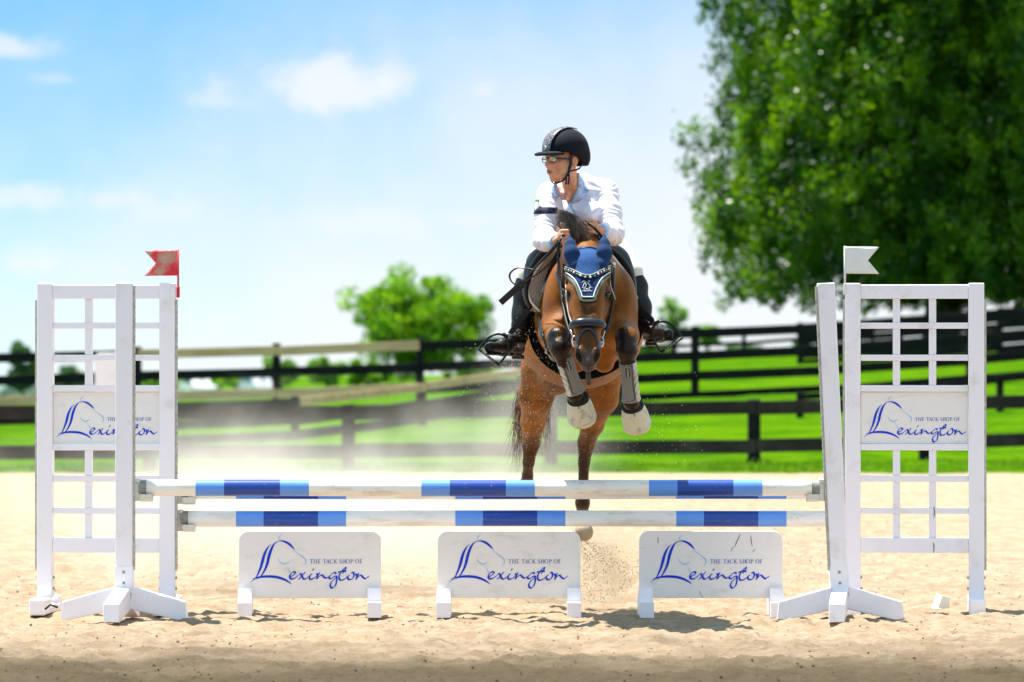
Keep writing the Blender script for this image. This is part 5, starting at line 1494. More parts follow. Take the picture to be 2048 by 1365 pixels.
# pale skirt of the pad below the left flap
loft([[(1066, 612, 26.74), (1074, 618, 26.74), (1084, 626, 26.74)], [(1056, 628, 26.80), (1064, 632, 26.80), (1074, 638, 26.80)], [(1049, 645, 26.86), (1057, 643, 26.86), (1068, 636, 26.86)]], 'pad_skirt', M_PAD, opad, n=3, sub=3)
hb(MB().tube([Q(1112, 500, 26.72), Q(1140, 490, 26.74), Q(1168, 486, 26.74), Q(1198, 489, 26.74), Q(1218, 500, 26.72)], [.02, .022, .022, .022, .02], n=10), 'pommel', M_SADDLE, osad)
hb(MB().sphere(Q(1168, 505, 27.12), .17, (.8, 1.3, .30), 20), 'seat', M_SADDLE, osad)
M_GIRTH = mk('girth_webbing', (0.006, 0.006, 0.006), 1.0, spec=0.0, bump=.2, bscale=200)
# girth with belly guard
def girth_region(X, Y_, Z):
    return smax(np.abs(Y_ - 26.83 - (1.6 - Z) * .10) - .060 - np.clip(1.55 - Z, 0, .3) * .10, Z - 1.70, .01) + 0 * X
ogir, _ = shell(26.6, 27.1, 1.2, .020, girth_region, 'girth', M_GIRTH, hroot, 1)
# martingale: straps on the shoulders, down the breast and through to the girth
M_STRAPG = mk('grey_strap', (0.055, 0.06, 0.065), 0.45)
strap(hf, [(1113, 545), (1117, 560), (1122, 573), (1127, 583)], .022, .006, .006, 'breast_strap', M_STRAPG, y1=27.0)
strap(hf, [(1228, 527), (1229.5, 545), (1229, 560), (1226, 580)], .020, .006, .006, 'breast_strap', M_STRAPG, y1=27.0)
hb(MB().box(Q(1227, 530, 26.12), (.024, .008, .026), bev=.002), 'strap_buckle', M_STEEL, hroot)
hb(MB().tube([Q(1176, 738, 26.30), Q(1176.5, 752, 26.32), Q(1177, 770, 26.34)], 1.0, n=8, flat=(.026, .006, (0, 1, 0))), 'hanging_strap', M_STRAPG, hroot)
strap(hf, [(1076, 628), (1079, 648), (1085, 672), (1094, 700), (1106, 722)], .030, .008, .010, 'billet', M_LEATHER, ogir, y1=27.1)
hb(MB().box(Q(1095, 703, 26.42), (.022, .012, .03), Matrix.Rotation(R(30), 3, 'Y'), bev=.002), 'girth_buckle', M_STEEL, ogir)

# stirrups: leather down beside the leg, wide black iron round the boot
def stirrup(top, lp, c, ang, w, h, yaw):
    m = MB().tube([tuple(x) for x in spline([top, lp], 4)], 1.0, n=8, flat=(.030, .005, (0.3, 1, .1)))
    o = hb(m, 'stirrup_leather', M_GIRTH, osad, smooth=False)
    c = Vector(c); rot = Matrix.Rotation(yaw, 3, 'Z') @ Matrix.Rotation(ang, 3, 'Y')
    pts = []
    for i in range(25):
        t_ = math.pi * (1.0 - 1.0 * i / 24) ; x = w / 2 * math.cos(t_) * (1.0 + .12 * math.sin(t_)); z = -h / 2 + h * math.sin(t_) ** .8
        pts.append(c + rot @ Vector((x, 0, z)))
    m = MB().tube(pts, 1.0, n=8, flat=(.016, .013, lambda i, p: (p - c).normalized()), cap=False)
    m.box(c + rot @ Vector((0, 0, -h / 2 - .004)), (w + .008, .045, .014), rot, bev=.004)
    m.box(c + rot @ Vector((0, 0, h / 2 + .004)), (.036, .02, .02), rot, bev=.003)
    o = hb(m, 'stirrup_iron', M_LEATHER, osad)
    m = MB()
    for k in range(9):
        x = -w * .30 + w * .60 * k / 8
        hh = .004 if k % 3 else .006
        m.box(c + rot @ Vector((x, -.0235, -h / 2 - .004)), (.0028, .001, hh), rot, bev=0)
        if k % 2: m.box(c + rot @ Vector((x + .004, -.0235, -h / 2 - .004 + .002)), (.004, .001, .0016), rot, bev=0)
    p_ = hb(m, 'tread_print', M_TRIMW, osad); p_['kind'] = 'stuff'
stirrup(Q(1058, 622, 26.66), Q(1021, 667, 26.46), Q(994, 693, 26.48), R(38), .135, .135, 0)
stirrup(Q(1264, 600, 26.62), Q(1306, 645, 26.48), Q(1328, 668, 26.50), R(-34), .135, .135, 0)

# ------------------------------------------------------------------ the rider
rroot = empty('person', tuple(Q(1165, 500, 26.8)))
rroot.location.z = 2.0
tag(rroot, 'rider in black helmet, glasses and white shirt leaning forward over the horse, looking aside', 'person')
def rb(mb, name, mat, parent=None, smooth=True):
    return mb.build(name, mat, parent or rroot, smooth=smooth, offset=rroot.location)
rlo, rhi = (-0.22, 25.9, 1.42), (0.92, 27.35, 2.66)
# head frame
HC = np.array(Q(1127, 322, 26.20))
fw = np.array((-.80, -.60, -.03)); fw /= np.linalg.norm(fw)
rt = np.cross(fw, (0, 0, 1)); rt /= np.linalg.norm(rt); up_ = np.cross(rt, fw)      # rt: the rider's own right
HR = np.stack([rt, fw, up_], 1)
def hl(x, y, z): return HC + HR @ np.array((x, y, z)) * 1.04
def add_head(f, e=0.0):
    f.ell(hl(0, -.012, .045), (.072 + e, .092 + e, .085 + e), .03, rot=HR)
    f.ell(hl(0, .030, -.020), (.056 + e, .058 + e, .070 + e), .03, rot=HR)
    f.cone(hl(-.030, .040, -.062), hl(.030, .040, -.062), .026 + e, .026 + e, .02)
    f.cone(hl(0, .070, -.085), hl(0, .050, -.088), .017 + e, .024 + e, .02)
    f.cone(hl(0, .060, .025), hl(0, .070, -.045), .034 + e, .030 + e, .02)
    for sx in (-1, 1):
        f.ell(hl(sx * .036, .052, -.026), (.022, .022, .024), .018, rot=HR)
        f.cone(hl(sx * .012, .088, .026), hl(sx * .036, .080, .026), .008, .007, .010)
        f.cone(hl(sx * .052, .010, -.03), hl(sx * .042, .030, -.075), .02, .018, .02)
    f.ell(hl(-.031, .092, .008), (.012, .010, .009), .010, op='cut', rot=HR); f.ell(hl(.031, .092, .008), (.012, .010, .009), .010, op='cut', rot=HR)
    f.cone(hl(0, .088, .012), hl(0, .108, -.020), .0085, .0105, .010)
    for sx in (-1, 1): f.ell(hl(sx * .011, .100, -.025), (.0075, .010, .0075), .006, rot=HR)
    for sx in (-1, 1): f.ell(hl(sx * .007, .108, -.032), (.0042, .006, .0035), .003, op='cut', rot=HR)
    f.cone(hl(-.015, .0905, -.048), hl(.015, .0905, -.048), .0045, .0045, .006); f.cone(hl(-.013, .089, -.062), hl(.013, .089, -.062), .0055, .0055, .006)
    f.cone(hl(-.018, .0965, -.0548), hl(.018, .0965, -.0548), .0030, .0030, .003, op='cut')
    for sx in (-1, 1):
        f.ell(hl(sx * .076, -.012, -.006), (.008, .020, .031), .008, rot=HR)
        f.ell(hl(sx * .084, -.008, -.002), (.006, .010, .016), .004, op='cut', rot=HR)
    f.chain([(hl(0, -.015, -.04), .048), (Q(1144, 366, 26.32), .044), (Q(1149, 396, 26.44), .052)], .03)
SH = {'L': Q(1098, 388, 26.42), 'R': Q(1213, 383, 26.48)}
EL = {'L': Q(1089, 482, 26.26), 'R': Q(1226, 470, 26.34)}
WR = {'L': Q(1112, 484, 26.08), 'R': Q(1201, 462, 26.14)}
HD = {'L': Q(1124, 474, 26.02), 'R': Q(1187, 454, 26.08)}
def add_torso(f, e=0.0, k=.05):
    f.chain([(Q(1122, 388, 26.50), .070 + e), (Q(1157, 384, 26.50), .085 + e), (Q(1192, 386, 26.50), .070 + e)], k)
    f.ell(Q(1157, 425, 26.52), (.155 + e, .125 + e, .17 + e), k)
    f.ell(Q(1160, 455, 26.66), (.145 + e, .135 + e, .14 + e), k)
    f.ell(Q(1168, 475, 26.85), (.150 + e, .15 + e, .13 + e), k)
    for sx in (-1, 1): f.ell(Q(1157 + sx * 27, 425, 26.40), (.055 + e, .05 + e, .055 + e), .03)
def add_arms(f, e=0.0, sl=0.0):
    for S in 'LR':
        mid = (SH[S] + EL[S]) / 2
        f.chain([(SH[S], .060 + e), (mid, .051 + e + sl * .3), (EL[S] + np.array((0, 0, .01)), .044 + e + sl)], .03)
        f.chain([(EL[S], .044 + e + sl), ((EL[S] * .4 + WR[S] * .6), .038 + e + sl * .6), (WR[S], .027 + e + sl * .2)], .03)
def add_hands(f):
    for S in 'LR':
        sg = 1 if S == 'L' else -1
        w0 = WR[S]; h0 = HD[S]; d = (h0 - w0) / np.linalg.norm(h0 - w0)
        f.cone(w0, w0 + d * .03, .026, .024, .015)
        upv = np.array((0, 0, 1.0)); 
        f.ell(h0 + d * .0, (.026, .026, .036), .012)
        inw = np.array((sg * 1.0, 0, 0)); fwv = np.array((0, -1.0, 0))
        for k in range(4):
            z = .030 - .019 * k; ln = (.9, 1.0, .95, .78)[k]
            a = h0 + upv * z + fwv * .012 - inw * .002
            b1 = a + (fwv * .024 + inw * .010) * ln; b2 = b1 + (inw * .024 + fwv * .004) * ln; b3 = b2 + (inw * .006 - fwv * .020) * ln
            f.chain([(a, .0098), (b1, .0095), (b2, .0088), (b3, .0078)], .003)
        a = h0 + upv * .030; f.chain([(a, .011), (a + inw * .022 + upv * .008, .0105), (a + inw * .040 - fwv * -.012 + upv * .002, .0088)], .004)
KN = {'L': Q(1057, 548, 26.86), 'R': Q(1262, 545, 26.86)}
HP = {'L': Q(1128, 486, 27.02), 'R': Q(1209, 482, 27.02)}
AN = {'L': Q(1037, 676, 26.80), 'R': Q(1292, 652, 26.80)}
TO = {'L': Q(980, 697, 26.50), 'R': Q(1336, 668, 26.52)}
HE = {'L': Q(1036, 703, 26.88), 'R': Q(1302, 676, 26.88)}
def add_thighs(f, e=0.0):
    for S in 'LR':
        f.chain([(HP[S], .096 + e), ((HP[S] + KN[S]) / 2 + np.array((0, .03, 0)), .076 + e), (KN[S], .052 + e), (KN[S] * .85 + AN[S] * .15, .050 + e)], .05)
def add_calves(f, e=0.0):
    for S in 'LR':
        f.chain([(KN[S], .052 + e), (KN[S] * .70 + AN[S] * .30 + np.array((0, .01, 0)), .056 + e), (KN[S] * .35 + AN[S] * .65, .046 + e), (AN[S], .038 + e)], .03)
def add_feet(f, e=0.0):
    for S in 'LR':
        f.cone(AN[S], HE[S] + np.array((0, 0, .02)), .040 + e, .032 + e, .03)
        b_ = HE[S] * .45 + TO[S] * .55 + np.array((0, 0, .012))
        f.chain([(AN[S] + (TO[S] - HE[S]) * .10, .036 + e), (b_, .034 + e), (TO[S], .027 + e)], .03)
        f.cone(HE[S] + np.array((0, 0, .012)), b_ - np.array((0, 0, .01)), .030 + e, .030 + e, .02)
# one continuous body under the clothes
bf = Field(rlo, rhi, 0.0045)
add_torso(bf, -.012); add_thighs(bf, -.008); add_calves(bf, -.012); add_feet(bf, -.012); add_arms(bf, -.010); add_head(bf); add_hands(bf)
SKIN = np.array((.72, .33, .185))
def skin_col(v):
    L = (v - HC) @ HR / 1.04
    n = fbm(L[:, 0] * 60, L[:, 2] * 60 + L[:, 1] * 30, 4, 90)
    c = np.tile(SKIN, (len(v), 1)) * (1 + .06 * n)[:, None]
    f = L[:, 1] > .03
    red = (.66, .23, .15)
    c = mixc(c, f * sst(np.hypot((np.abs(L[:, 0]) - .040) / .028, (L[:, 2] + .028) / .026), 1.1, .2) * .65, red)
    c = mixc(c, f * sst(np.hypot(L[:, 0] / .016, (L[:, 2] + .022) / .018), 1.1, .3) * .55, red)
    c = mixc(c, f * sst(np.hypot(L[:, 0] / .022, (L[:, 2] + .088) / .018), 1.1, .3) * .5, red)
    c = mixc(c, (L[:, 1] > .078) * sst(np.hypot(L[:, 0] / .023, (L[:, 2] + .0555) / .013), 1.1, .75) * .75, (.42, .10, .08))
    c = mixc(c, (L[:, 1] > .085) * sst(np.hypot(L[:, 0] / .017, (L[:, 2] + .0548) / .0035), 1.2, .7) * .95, (.06, .015, .012))
    c = mixc(c, (L[:, 1] > .10) * sst(np.hypot((np.abs(L[:, 0]) - .007) / .004, (L[:, 2] + .033) / .004), 1.2, .7) * .8, (.10, .02, .015))
    for sx in (-1, 1): c = mixc(c, (L[:, 1] > .06) * sst(np.hypot((L[:, 0] - sx * .030) / .018, (L[:, 2] - .026) / .004), 1.2, .5) * .6, (.16, .09, .05))
    c = mixc(c, (np.abs(L[:, 0]) > .07) * sst(np.abs(L[:, 2] + .004), .034, .02) * (L[:, 1] < .02) * .45, (.62, .20, .14))
    # neckline: deeper tan in the opening
    c = mixc(c, sst(v[:, 2], 2.36, 2.26) * .6 * (np.abs(v[:, 0] - .34) < .2), (.60, .27, .14))
    return np.clip(c, .005, 1)
M_SKIN = mk('skin', (.6, .3, .2), 0.48, vcol=True, scale=30, coord='Position', spec=0.4, bump=0.12, bscale=260, sss=0.12)
body = put_field(bf, 'body', M_SKIN, rroot, skin_col)

# shirt
M_SHIRT = mk('white_shirt', (0.78, 0.73, 0.81), 0.8, sheen=0.1, bump=0.25, bscale=300, coord='Position')
sf = Field(rlo, rhi, 0.0045)
add_torso(sf, .004, .06); add_arms(sf, .004, .008)
X, Y_, Z = sf.grid()
PXg = X / Y_ * F + 1024; PYg = (H - Z) / Y_ * F + 740
# folds
def fold3(X, Y_, Z):
    sh = np.broadcast_shapes(X.shape, Y_.shape, Z.shape)
    f = np.zeros(sh, np.float32)
    # rings round the sleeves near the elbow, stretched diagonals over the chest
    for S in 'LR':
        a = SH[S]; b_ = EL[S]; d = (b_ - a); L = np.linalg.norm(d); d = d / L
        t_ = ((X - a[0]) * d[0] + (Y_ - a[1]) * d[1] + (Z - a[2]) * d[2]) / L
        rd = np.sqrt(np.maximum((X - a[0]) ** 2 + (Y_ - a[1]) ** 2 + (Z - a[2]) ** 2 - (t_ * L) ** 2, 0))
        m_ = np.clip(1 - (rd - .06) / .03, 0, 1) * np.clip(t_ * 1.8, 0, 1) * (t_ < 1.25)
        tw = (X - a[0]) * 14 + (Y_ - a[1]) * 9
        f += m_ * (.0028 * np.sin(t_ * 34 + tw * 1.6) * (.5 + .5 * np.sin(tw * 2.3 + 1)) + .0019 * np.sin(t_ * 61 - tw * 2.7 + 2 * np.sin(t_ * 9))) 
    ch = np.exp(-((X - Q(1157, 430, 26.4)[0]) / .12) ** 2) * np.exp(-((Z - Q(1157, 430, 26.4)[2]) / .15) ** 2)
    f += ch * (.0035 * np.sin((X * 1.0 + Z * .35) * 62 + 1.5 * np.sin(Z * 23)) + .0018 * np.sin((X * .8 - Z * .6) * 97))
    # gathers running from the armpits
    for S, sx in (('L', 1), ('R', -1)):
        a = SH[S]; dx_ = X - a[0]; dz_ = Z - a[2]
        ang = np.arctan2(dz_, dx_ * sx); rr_ = np.hypot(dx_, dz_)
        f += np.exp(-((rr_ - .10) / .06) ** 2) * .0030 * np.sin(ang * 11 + 1.0)
    return f
sf.a = sf.a - fold3(X, Y_, Z).astype(np.float32)
sf0 = sf.sub(rlo, rhi)
# openings: V at the neck, wrists, waist
def tri_in(px, py, pts, sc_=380.0):
    d = 1e9
    for (a, b_), (c_, e_) in zip(pts, pts[1:] + pts[:1]):
        L = math.hypot(c_ - a, e_ - b_); d = np.minimum(d, ((c_ - a) * (py - b_) - (e_ - b_) * (px - a)) / L / sc_)
    return d
vcut = np.where(Y_ < 26.52, tri_in(PXg, PYg, [(1110, 358), (1160, 346), (1158, 372), (1141, 406)]), -1)
neck_cyl = .060 - np.sqrt(((X - Q(1152, 372, 26.36)[0])) ** 2 + (Y_ - 26.36) ** 2)
neck_cut = np.minimum(neck_cyl, Z - Q(0, 378, 26.3)[2])
cut = np.maximum(vcut, neck_cut)
waist = Y_ - 26.92 + (2.0 - Z) * .2
sf.a = np.maximum(sf.a, np.maximum(cut, waist).astype(np.float32))
for S in 'LR':
    d = (WR[S] - EL[S]); d = d / np.linalg.norm(d)
    e_ = ((X - WR[S][0]) * d[0] + (Y_ - WR[S][1]) * d[1] + (Z - WR[S][2]) * d[2]) + .004
    near = (np.sqrt((X - WR[S][0]) ** 2 + (Y_ - WR[S][1]) ** 2 + (Z - WR[S][2]) ** 2) < .085)
    sf.a = np.where(near, np.maximum(sf.a, e_), sf.a)
shirt = put_field(sf, 'shirt', M_SHIRT, rroot, relax=1)

# blue patterned collar and cuffs
m = bpy.data.materials.new('blue_ring_print'); m.use_nodes = True
t = m.node_tree; q = NG(t); b = t.nodes['Principled BSDF']
po = q.n('ShaderNodeNewGeometry').outputs['Position']
vo = q.n('ShaderNodeTexVoronoi', ins={0: po, 'Scale': 105.0})
rg = q.ss(q.m('ABSOLUTE', q.m('SUBTRACT', vo.outputs['Distance'], 0.33)), 0.10, 0.05)
c = q.mix(rg, (0.45, 0.62, 0.86, 1), (0.06, 0.13, 0.38, 1))
t.links.new(c, b.inputs['Base Color']); b.inputs['Roughness'].default_value = 0.8
M_PRINT = m
def sheet(fld, quadpix, lift, name, mat, parent, y0, y1, nu=8, nv=5, thick=.004):
    """cloth piece lying on a surface: quadpix = 4 pixel corners"""
    A, B_, C_, D_ = [np.array(p, float) for p in quadpix]
    vs = []; fs = []
    for j in range(nv + 1):
        for i in range(nu + 1):
            u, w = i / nu, j / nv
            p = (A * (1 - u) + B_ * u) * (1 - w) + (D_ * (1 - u) + C_ * u) * w
            pa_ = sf0.front(p[0], p[1], lift, y0=y0, y1=y1); pb_ = bf.front(p[0], p[1], lift * .6, y0=y0, y1=y1)
            vs.append(pb_ if (bf.sample(np.array(pb_)) < lift and pb_.y < pa_.y) else pa_)
    for j in range(nv):
        for i in range(nu): a = j * (nu + 1) + i; fs.append([a, a + 1, a + nu + 2, a + nu + 1])
    o = pydata(name, [tuple(v_) for v_ in vs], fs, mat, parent, smooth=True, offset=tuple(rroot.location))
    md = o.modifiers.new('thick', 'SOLIDIFY'); md.thickness = thick; md.offset = 1
    return o
colf = sf.sub((0.15, 26.1, 2.1), (.55, 26.7, 2.45)); 
sheet(sf, [(1106, 368), (1114, 367), (1122, 392), (1112, 399)], .007, 'collar', M_PRINT, shirt, 26.1, 26.6)
sheet(sf, [(1106, 368), (1110, 372), (1113, 399), (1103, 387)], .0075, 'collar', M_PRINT, shirt, 26.1, 26.6)
sheet(sf, [(1157, 345), (1166, 357), (1179, 386), (1157, 372)], .010, 'collar', M_PRINT, shirt, 26.1, 26.6)
sheet(sf, [(1157, 372), (1179, 386), (1160, 400), (1142, 409)], .009, 'collar', M_PRINT, shirt, 26.1, 26.6)
# placket edge and buttons
pl = [sf0.front(a, b_, .004, y0=26.1, y1=26.7) for a, b_ in ((1139, 404), (1142, 412), (1149, 424), (1156, 433))]
rb(MB().tube([tuple(x) for x in spline(pl, 3)], 1.0, n=8, flat=(.012, .004, (0, 1, 0))), 'placket', M_PRINT, shirt)
for a, b_ in ((1124.5, 397), (1136, 406)):
    rb(MB().sphere(sf0.front(a, b_, .004, y0=26.1, y1=26.7), .0045, n=8), 'button', M_GREYCAP, shirt)
for S in 'LR':
    d = (WR[S] - EL[S]); L = np.linalg.norm(d); d = d / L
    m = MB(); frame_tube(m, Vector(WR[S] - d * .050), Vector(WR[S] + d * .006), [(0, .036), (.03, .0395), (.9, .036), (1.0, .0345), (1.0, .026)], 20)
    rb(m, 'cuff', M_PRINT, shirt)
# dark band and white card holder on the upper arm
ac_ = SH['L'] * .62 + EL['L'] * .38; a2_ = ac_
af = sf0.sub((ac_[0] - .12, 26.1, ac_[2] - .05), (ac_[0] + .062, 26.6, ac_[2] + .05)); X, Y_, Z = af.grid()
af.a = np.maximum(af.a - .0045, np.maximum(np.abs(Z - ac_[2] - .004) - .018, X - ac_[0] - .055).astype(np.float32))
band = put_field(af, 'arm_band', mk('navy_band', (.005, .008, .03), .7, spec=.2), rroot)
cardp = Vector(a2_) + Vector((-.053, -.040, .000))
hold = rb(MB().box(cardp, (.026, .010, .115), Matrix.Rotation(R(2), 3, 'Y') @ Matrix.Rotation(R(-38), 3, 'Z'), bev=.003), 'card_holder', M_TRIMW, band)
rb(MB().box(cardp + Vector((0, -.001, .060)), (.028, .012, .007), Matrix.Rotation(R(-38), 3, 'Z'), bev=.002), 'green_tab', mk('green_tab', (.25, .62, .08), .5), hold)

# breeches
M_BREECH = mk('cream_breeches', (0.70, 0.66, 0.56), 0.8, sheen=0.2, bump=0.3, bscale=60, coord='Position')
tf = Field(rlo, rhi, 0.006)
add_torso(tf, -.002); add_thighs(tf, .001)
X, Y_, Z = tf.grid()
tf.a = np.maximum(tf.a, (26.80 - Y_ + np.clip(Z - 1.99, 0, 1) * 2.0 * 0 - np.clip(2.02 - Z, 0, .3) * .9).astype(np.float32))
tf.a = np.maximum(tf.a, (Z - 2.22).astype(np.float32))
put_field(tf, 'breeches', M_BREECH, rroot, relax=2)
# belt
# tall boots, laced at the ankle
M_BOOT = mk('tall_boot', (0.003, 0.003, 0.0035), 0.45, col2=(0.011, 0.010, 0.010), scale=14, coord='Position', bump=0.6, bscale=26, spec=.28)
lf = Field(rlo, (rhi[0], rhi[1], 2.05), 0.0045)
add_calves(lf, .006); add_feet(lf, .004)
X, Y_, Z = lf.grid()
for S in 'LR':
    pass
ztop = np.where(X < .34, Q(0, 560, 26.8)[2], Q(0, 553, 26.8)[2]) + np.where(X < .34, (.10 - X) * .5, (X - .64) * .9)
an = np.exp(-((Z - np.where(X < .34, Q(0, 668, 26.8)[2], Q(0, 645, 26.8)[2])) / .045) ** 2)
lf.a = lf.a - (an * .004 * np.sin(Z * 210 + X * 40) + .0022 * np.sin(Z * 45 + Y_ * 30)).astype(np.float32)
lf.a = np.maximum(lf.a, (Z - ztop).astype(np.float32))
boots = []
for S, lo_, hi_ in (('L', (-.22, 25.9, 1.42), (.24, 27.3, 2.05)), ('R', (.44, 25.9, 1.42), (.92, 27.3, 2.05))):
    o = put_field(lf.sub(lo_, hi_), 'boot', M_BOOT, rroot, relax=1); boots.append(o)
    # heel, sole and laces
    hp = HE[S]; tp_ = TO[S]; dr = (tp_ - hp); dr = dr / np.linalg.norm(dr)
    rb(MB().beam(hp + np.array((0, 0, -.030)) - dr * .03, hp + np.array((0, 0, -.030)) + dr * .03, .052, .024, bev=.003), 'heel', M_BOOT, o)
    rb(MB().beam(hp + np.array((0, 0, -.024)) + dr * .02, tp_ + np.array((0, 0, -.030)) + dr * .015, .060, .010, bev=.003), 'sole', M_BOOT, o)
    m = MB()
    b0 = AN[S] * .6 + TO[S] * .4 + np.array((0, -.01, .030)); b1 = AN[S] + np.array((0, -.045, .012))
    for k in range(6):
        c_ = b0 + (b1 - b0) * k / 5; sd = np.array((.016, .0, .004 * (-1) ** k))
        p_ = [Vector(c_ - sd + np.array((0, 0, -.004))), Vector(c_ + np.array((0, -.006, .004))), Vector(c_ + sd + np.array((0, 0, -.004)))]
        m.tube(p_, .0024, n=6)
    o2 = rb(m, 'laces', M_HOLE, o)

# helmet
M_VELVET = mk('helmet_velvet', (0.003, 0.005, 0.011), 0.8, spec=.2, sheen=0.04, bump=0.2, bscale=300)
m = bpy.data.materials.new('glitter_panel'); m.use_nodes = True
t = m.node_tree; q = NG(t); b = t.nodes['Principled BSDF']
po = q.n('ShaderNodeNewGeometry').outputs['Position']
vo = q.n('ShaderNodeTexVoronoi', ins={0: po, 'Scale': 420.0})
wn = q.n('ShaderNodeTexWhiteNoise', ins={0: vo.outputs['Position']})
c = q.mix(q.ss(wn.outputs[0], 0.72, 0.9), (0.025, 0.022, 0.035, 1), (0.62, 0.55, 0.58, 1))
t.links.new(c, b.inputs['Base Color']); b.inputs['Roughness'].default_value = 0.35
M_GLIT = m
hfd = Field(HC - .24, HC + .24, 0.004)
hfd.ell(hl(0, -.018, .058), (.106, .128, .112), .02, rot=HR)
hfd.ell(hl(0, -.085, .010), (.085, .06, .07), .03, rot=HR)
X, Y_, Z = hfd.grid()
Lx = (X - HC[0]) * HR[0, 0] + (Y_ - HC[1]) * HR[1, 0] + (Z - HC[2]) * HR[2, 0]
Ly = (X - HC[0]) * HR[0, 1] + (Y_ - HC[1]) * HR[1, 1] + (Z - HC[2]) * HR[2, 1]
Lz = (X - HC[0]) * HR[0, 2] + (Y_ - HC[1]) * HR[1, 2] + (Z - HC[2]) * HR[2, 2]
rim = np.interp(Ly.ravel(), [-.16, -.09, -.02, .04, .14], [-.028, -.030, .020, .042, .040]).reshape(Ly.shape)
cavity = hfd.a + .014
hfd.a = np.maximum(hfd.a, (rim - Lz).astype(np.float32))
hfd.a = np.maximum(hfd.a, -np.maximum(cavity, Lz - .09).astype(np.float32))
helm = put_field(hfd, 'helmet', M_VELVET, rroot, relax=1)
# peak
pk = Field(HC - .24, HC + .24, 0.004)
pk.ell(hl(0, .085, .034), (.092, .078, .017), .01, rot=HR)
pk.a = np.maximum(pk.a, -(pk.a + .006)) if False else pk.a
X, Y_, Z = pk.grid()
dome = np.minimum((.052 - Ly), .5).astype(np.float32)
pk.a = np.maximum(pk.a, dome)
und = Field(HC - .24, HC + .24, 0.004); und.ell(hl(0, .080, .020), (.088, .072, .018), .01, rot=HR)
pk.a = np.maximum(pk.a, -und.a)
put_field(pk, 'peak', M_VELVET, helm, relax=1)
# glitter centre panel and emblem
def hsurf(lx, lz_dir):
    """point on the helmet shell for a side offset and an elevation angle"""
    c0 = np.array((0, -.018, .058)); a = R(lz_dir)
    x = lx; k_ = math.sqrt(max(1 - (x / .106) ** 2, 0))
    return hl(x, c0[1] + .1285 * k_ * math.cos(a), c0[2] + .1125 * k_ * math.sin(a))
vs = []; fs = []
NU, NV = 8, 26
for j in range(NV + 1):
    el_ = -6 + 120 * j / NV; wd = .030 + .006 * math.sin(math.pi * j / NV)
    for i in range(NU + 1):
        x = wd * (2 * i / NU - 1); p = hsurf(x, el_); c0 = hl(0, -.018, .058); vs.append(c0 + (p - c0) * 1.012)
for j in range(NV):
    for i in range(NU): a = j * (NU + 1) + i; fs.append([a, a + 1, a + NU + 2, a + NU + 1])
gp = pydata('glitter_panel', vs, fs, M_GLIT, helm, smooth=True, offset=tuple(rroot.location))
md = gp.modifiers.new('thick', 'SOLIDIFY'); md.thickness = .003; md.offset = 0
for sx in (-1, 1):
    pts = [hl(0, -.018, .058) + (hsurf(sx * (.031 + .006 * math.sin(math.pi * j / NV)), -6 + 120 * j / NV) - hl(0, -.018, .058)) * 1.013 for j in range(NV + 1)]
    rb(MB().tube(pts, .0022, n=6), 'panel_piping', M_VELVET, helm)
c1 = hl(0, -.018, .058) + (hsurf(0, 4) - hl(0, -.018, .058)) * 1.03
ex = rt; ez = np.array(up_)
def diamond(k, dep): return [c1 + (-fw * 0 + ex * 0 + ez * .013 * k) + fw * dep, c1 + ex * .009 * k + fw * dep, c1 - ez * .013 * k + fw * dep, c1 - ex * .009 * k + fw * dep]
pydata('emblem', diamond(1, .002) + diamond(1, -.004), [[0, 1, 2, 3], [0, 4, 5, 1], [1, 5, 6, 2], [2, 6, 7, 3], [3, 7, 4, 0]], M_TRIMW, helm, offset=tuple(rroot.location))
pydata('emblem_core', diamond(.42, .0035) + diamond(.42, .001), [[0, 1, 2, 3], [0, 4, 5, 1], [1, 5, 6, 2], [2, 6, 7, 3], [3, 7, 4, 0]], M_VELVET, helm, offset=tuple(rroot.location))
# harness straps
def hs(pts, w, name): return rb(MB().tube([tuple(x) for x in spline([hl(*p) for p in pts], 5)], 1.0, n=8, flat=(w, .004, lambda i, p: (p - Vector(HC)).normalized())), name, M_LEATHER, helm)
for sx in (-1, 1):
    hs([(sx * .080, .012, .035), (sx * .080, .016, -.01), (sx * .072, .022, -.055), (sx * .066, .026, -.078)], .016, 'side_strap')
    hs([(sx * .068, -.085, .0), (sx * .072, -.045, -.040), (sx * .070, .0, -.052), (sx * .070, .022, -.058)], .012, 'rear_strap')
    hs([(sx * .068, .024, -.070), (sx * .048, .040, -.098), (sx * .02, .056, -.112), (0, .060, -.113)], .013, 'chin_strap')
for k, dx_ in ((0, -.006), (1, .010)): rb(MB().tube([hl(-.070, .026 + dx_, -.070), hl(-.070, .028 + dx_, -.100), hl(-.066, .030 + dx_, -.122)], 1.0, n=8, flat=(.011, .005, tuple(rt))), 'strap_tail', M_LEATHER, helm)
# hair showing behind the ear
M_BLOND = mk('fair_hair', (0.36, 0.22, 0.09), 0.5, col2=(0.18, 0.10, 0.04), scale=120, coord='Position', stretch=(1, 1, .25))
hw = Field(HC - .2, HC + .2, 0.004)
hw.ell(hl(0, -.030, .020), (.080, .085, .075), .02, rot=HR); hw.ell(hl(0, -.075, -.020), (.055, .035, .045), .03, rot=HR)
for sx in (-1, 1): hw.cone(hl(sx * .062, .030, .035), hl(sx * .070, .008, .020), .012, .014, .015)
X, Y_, Z = hw.grid()
hw.a = np.maximum(hw.a, (Ly[:hw.a.shape[0], :hw.a.shape[1], :hw.a.shape[2]] * 0 if False else 0))
put_field(hw, 'hair', M_BLOND, rroot, relax=1)
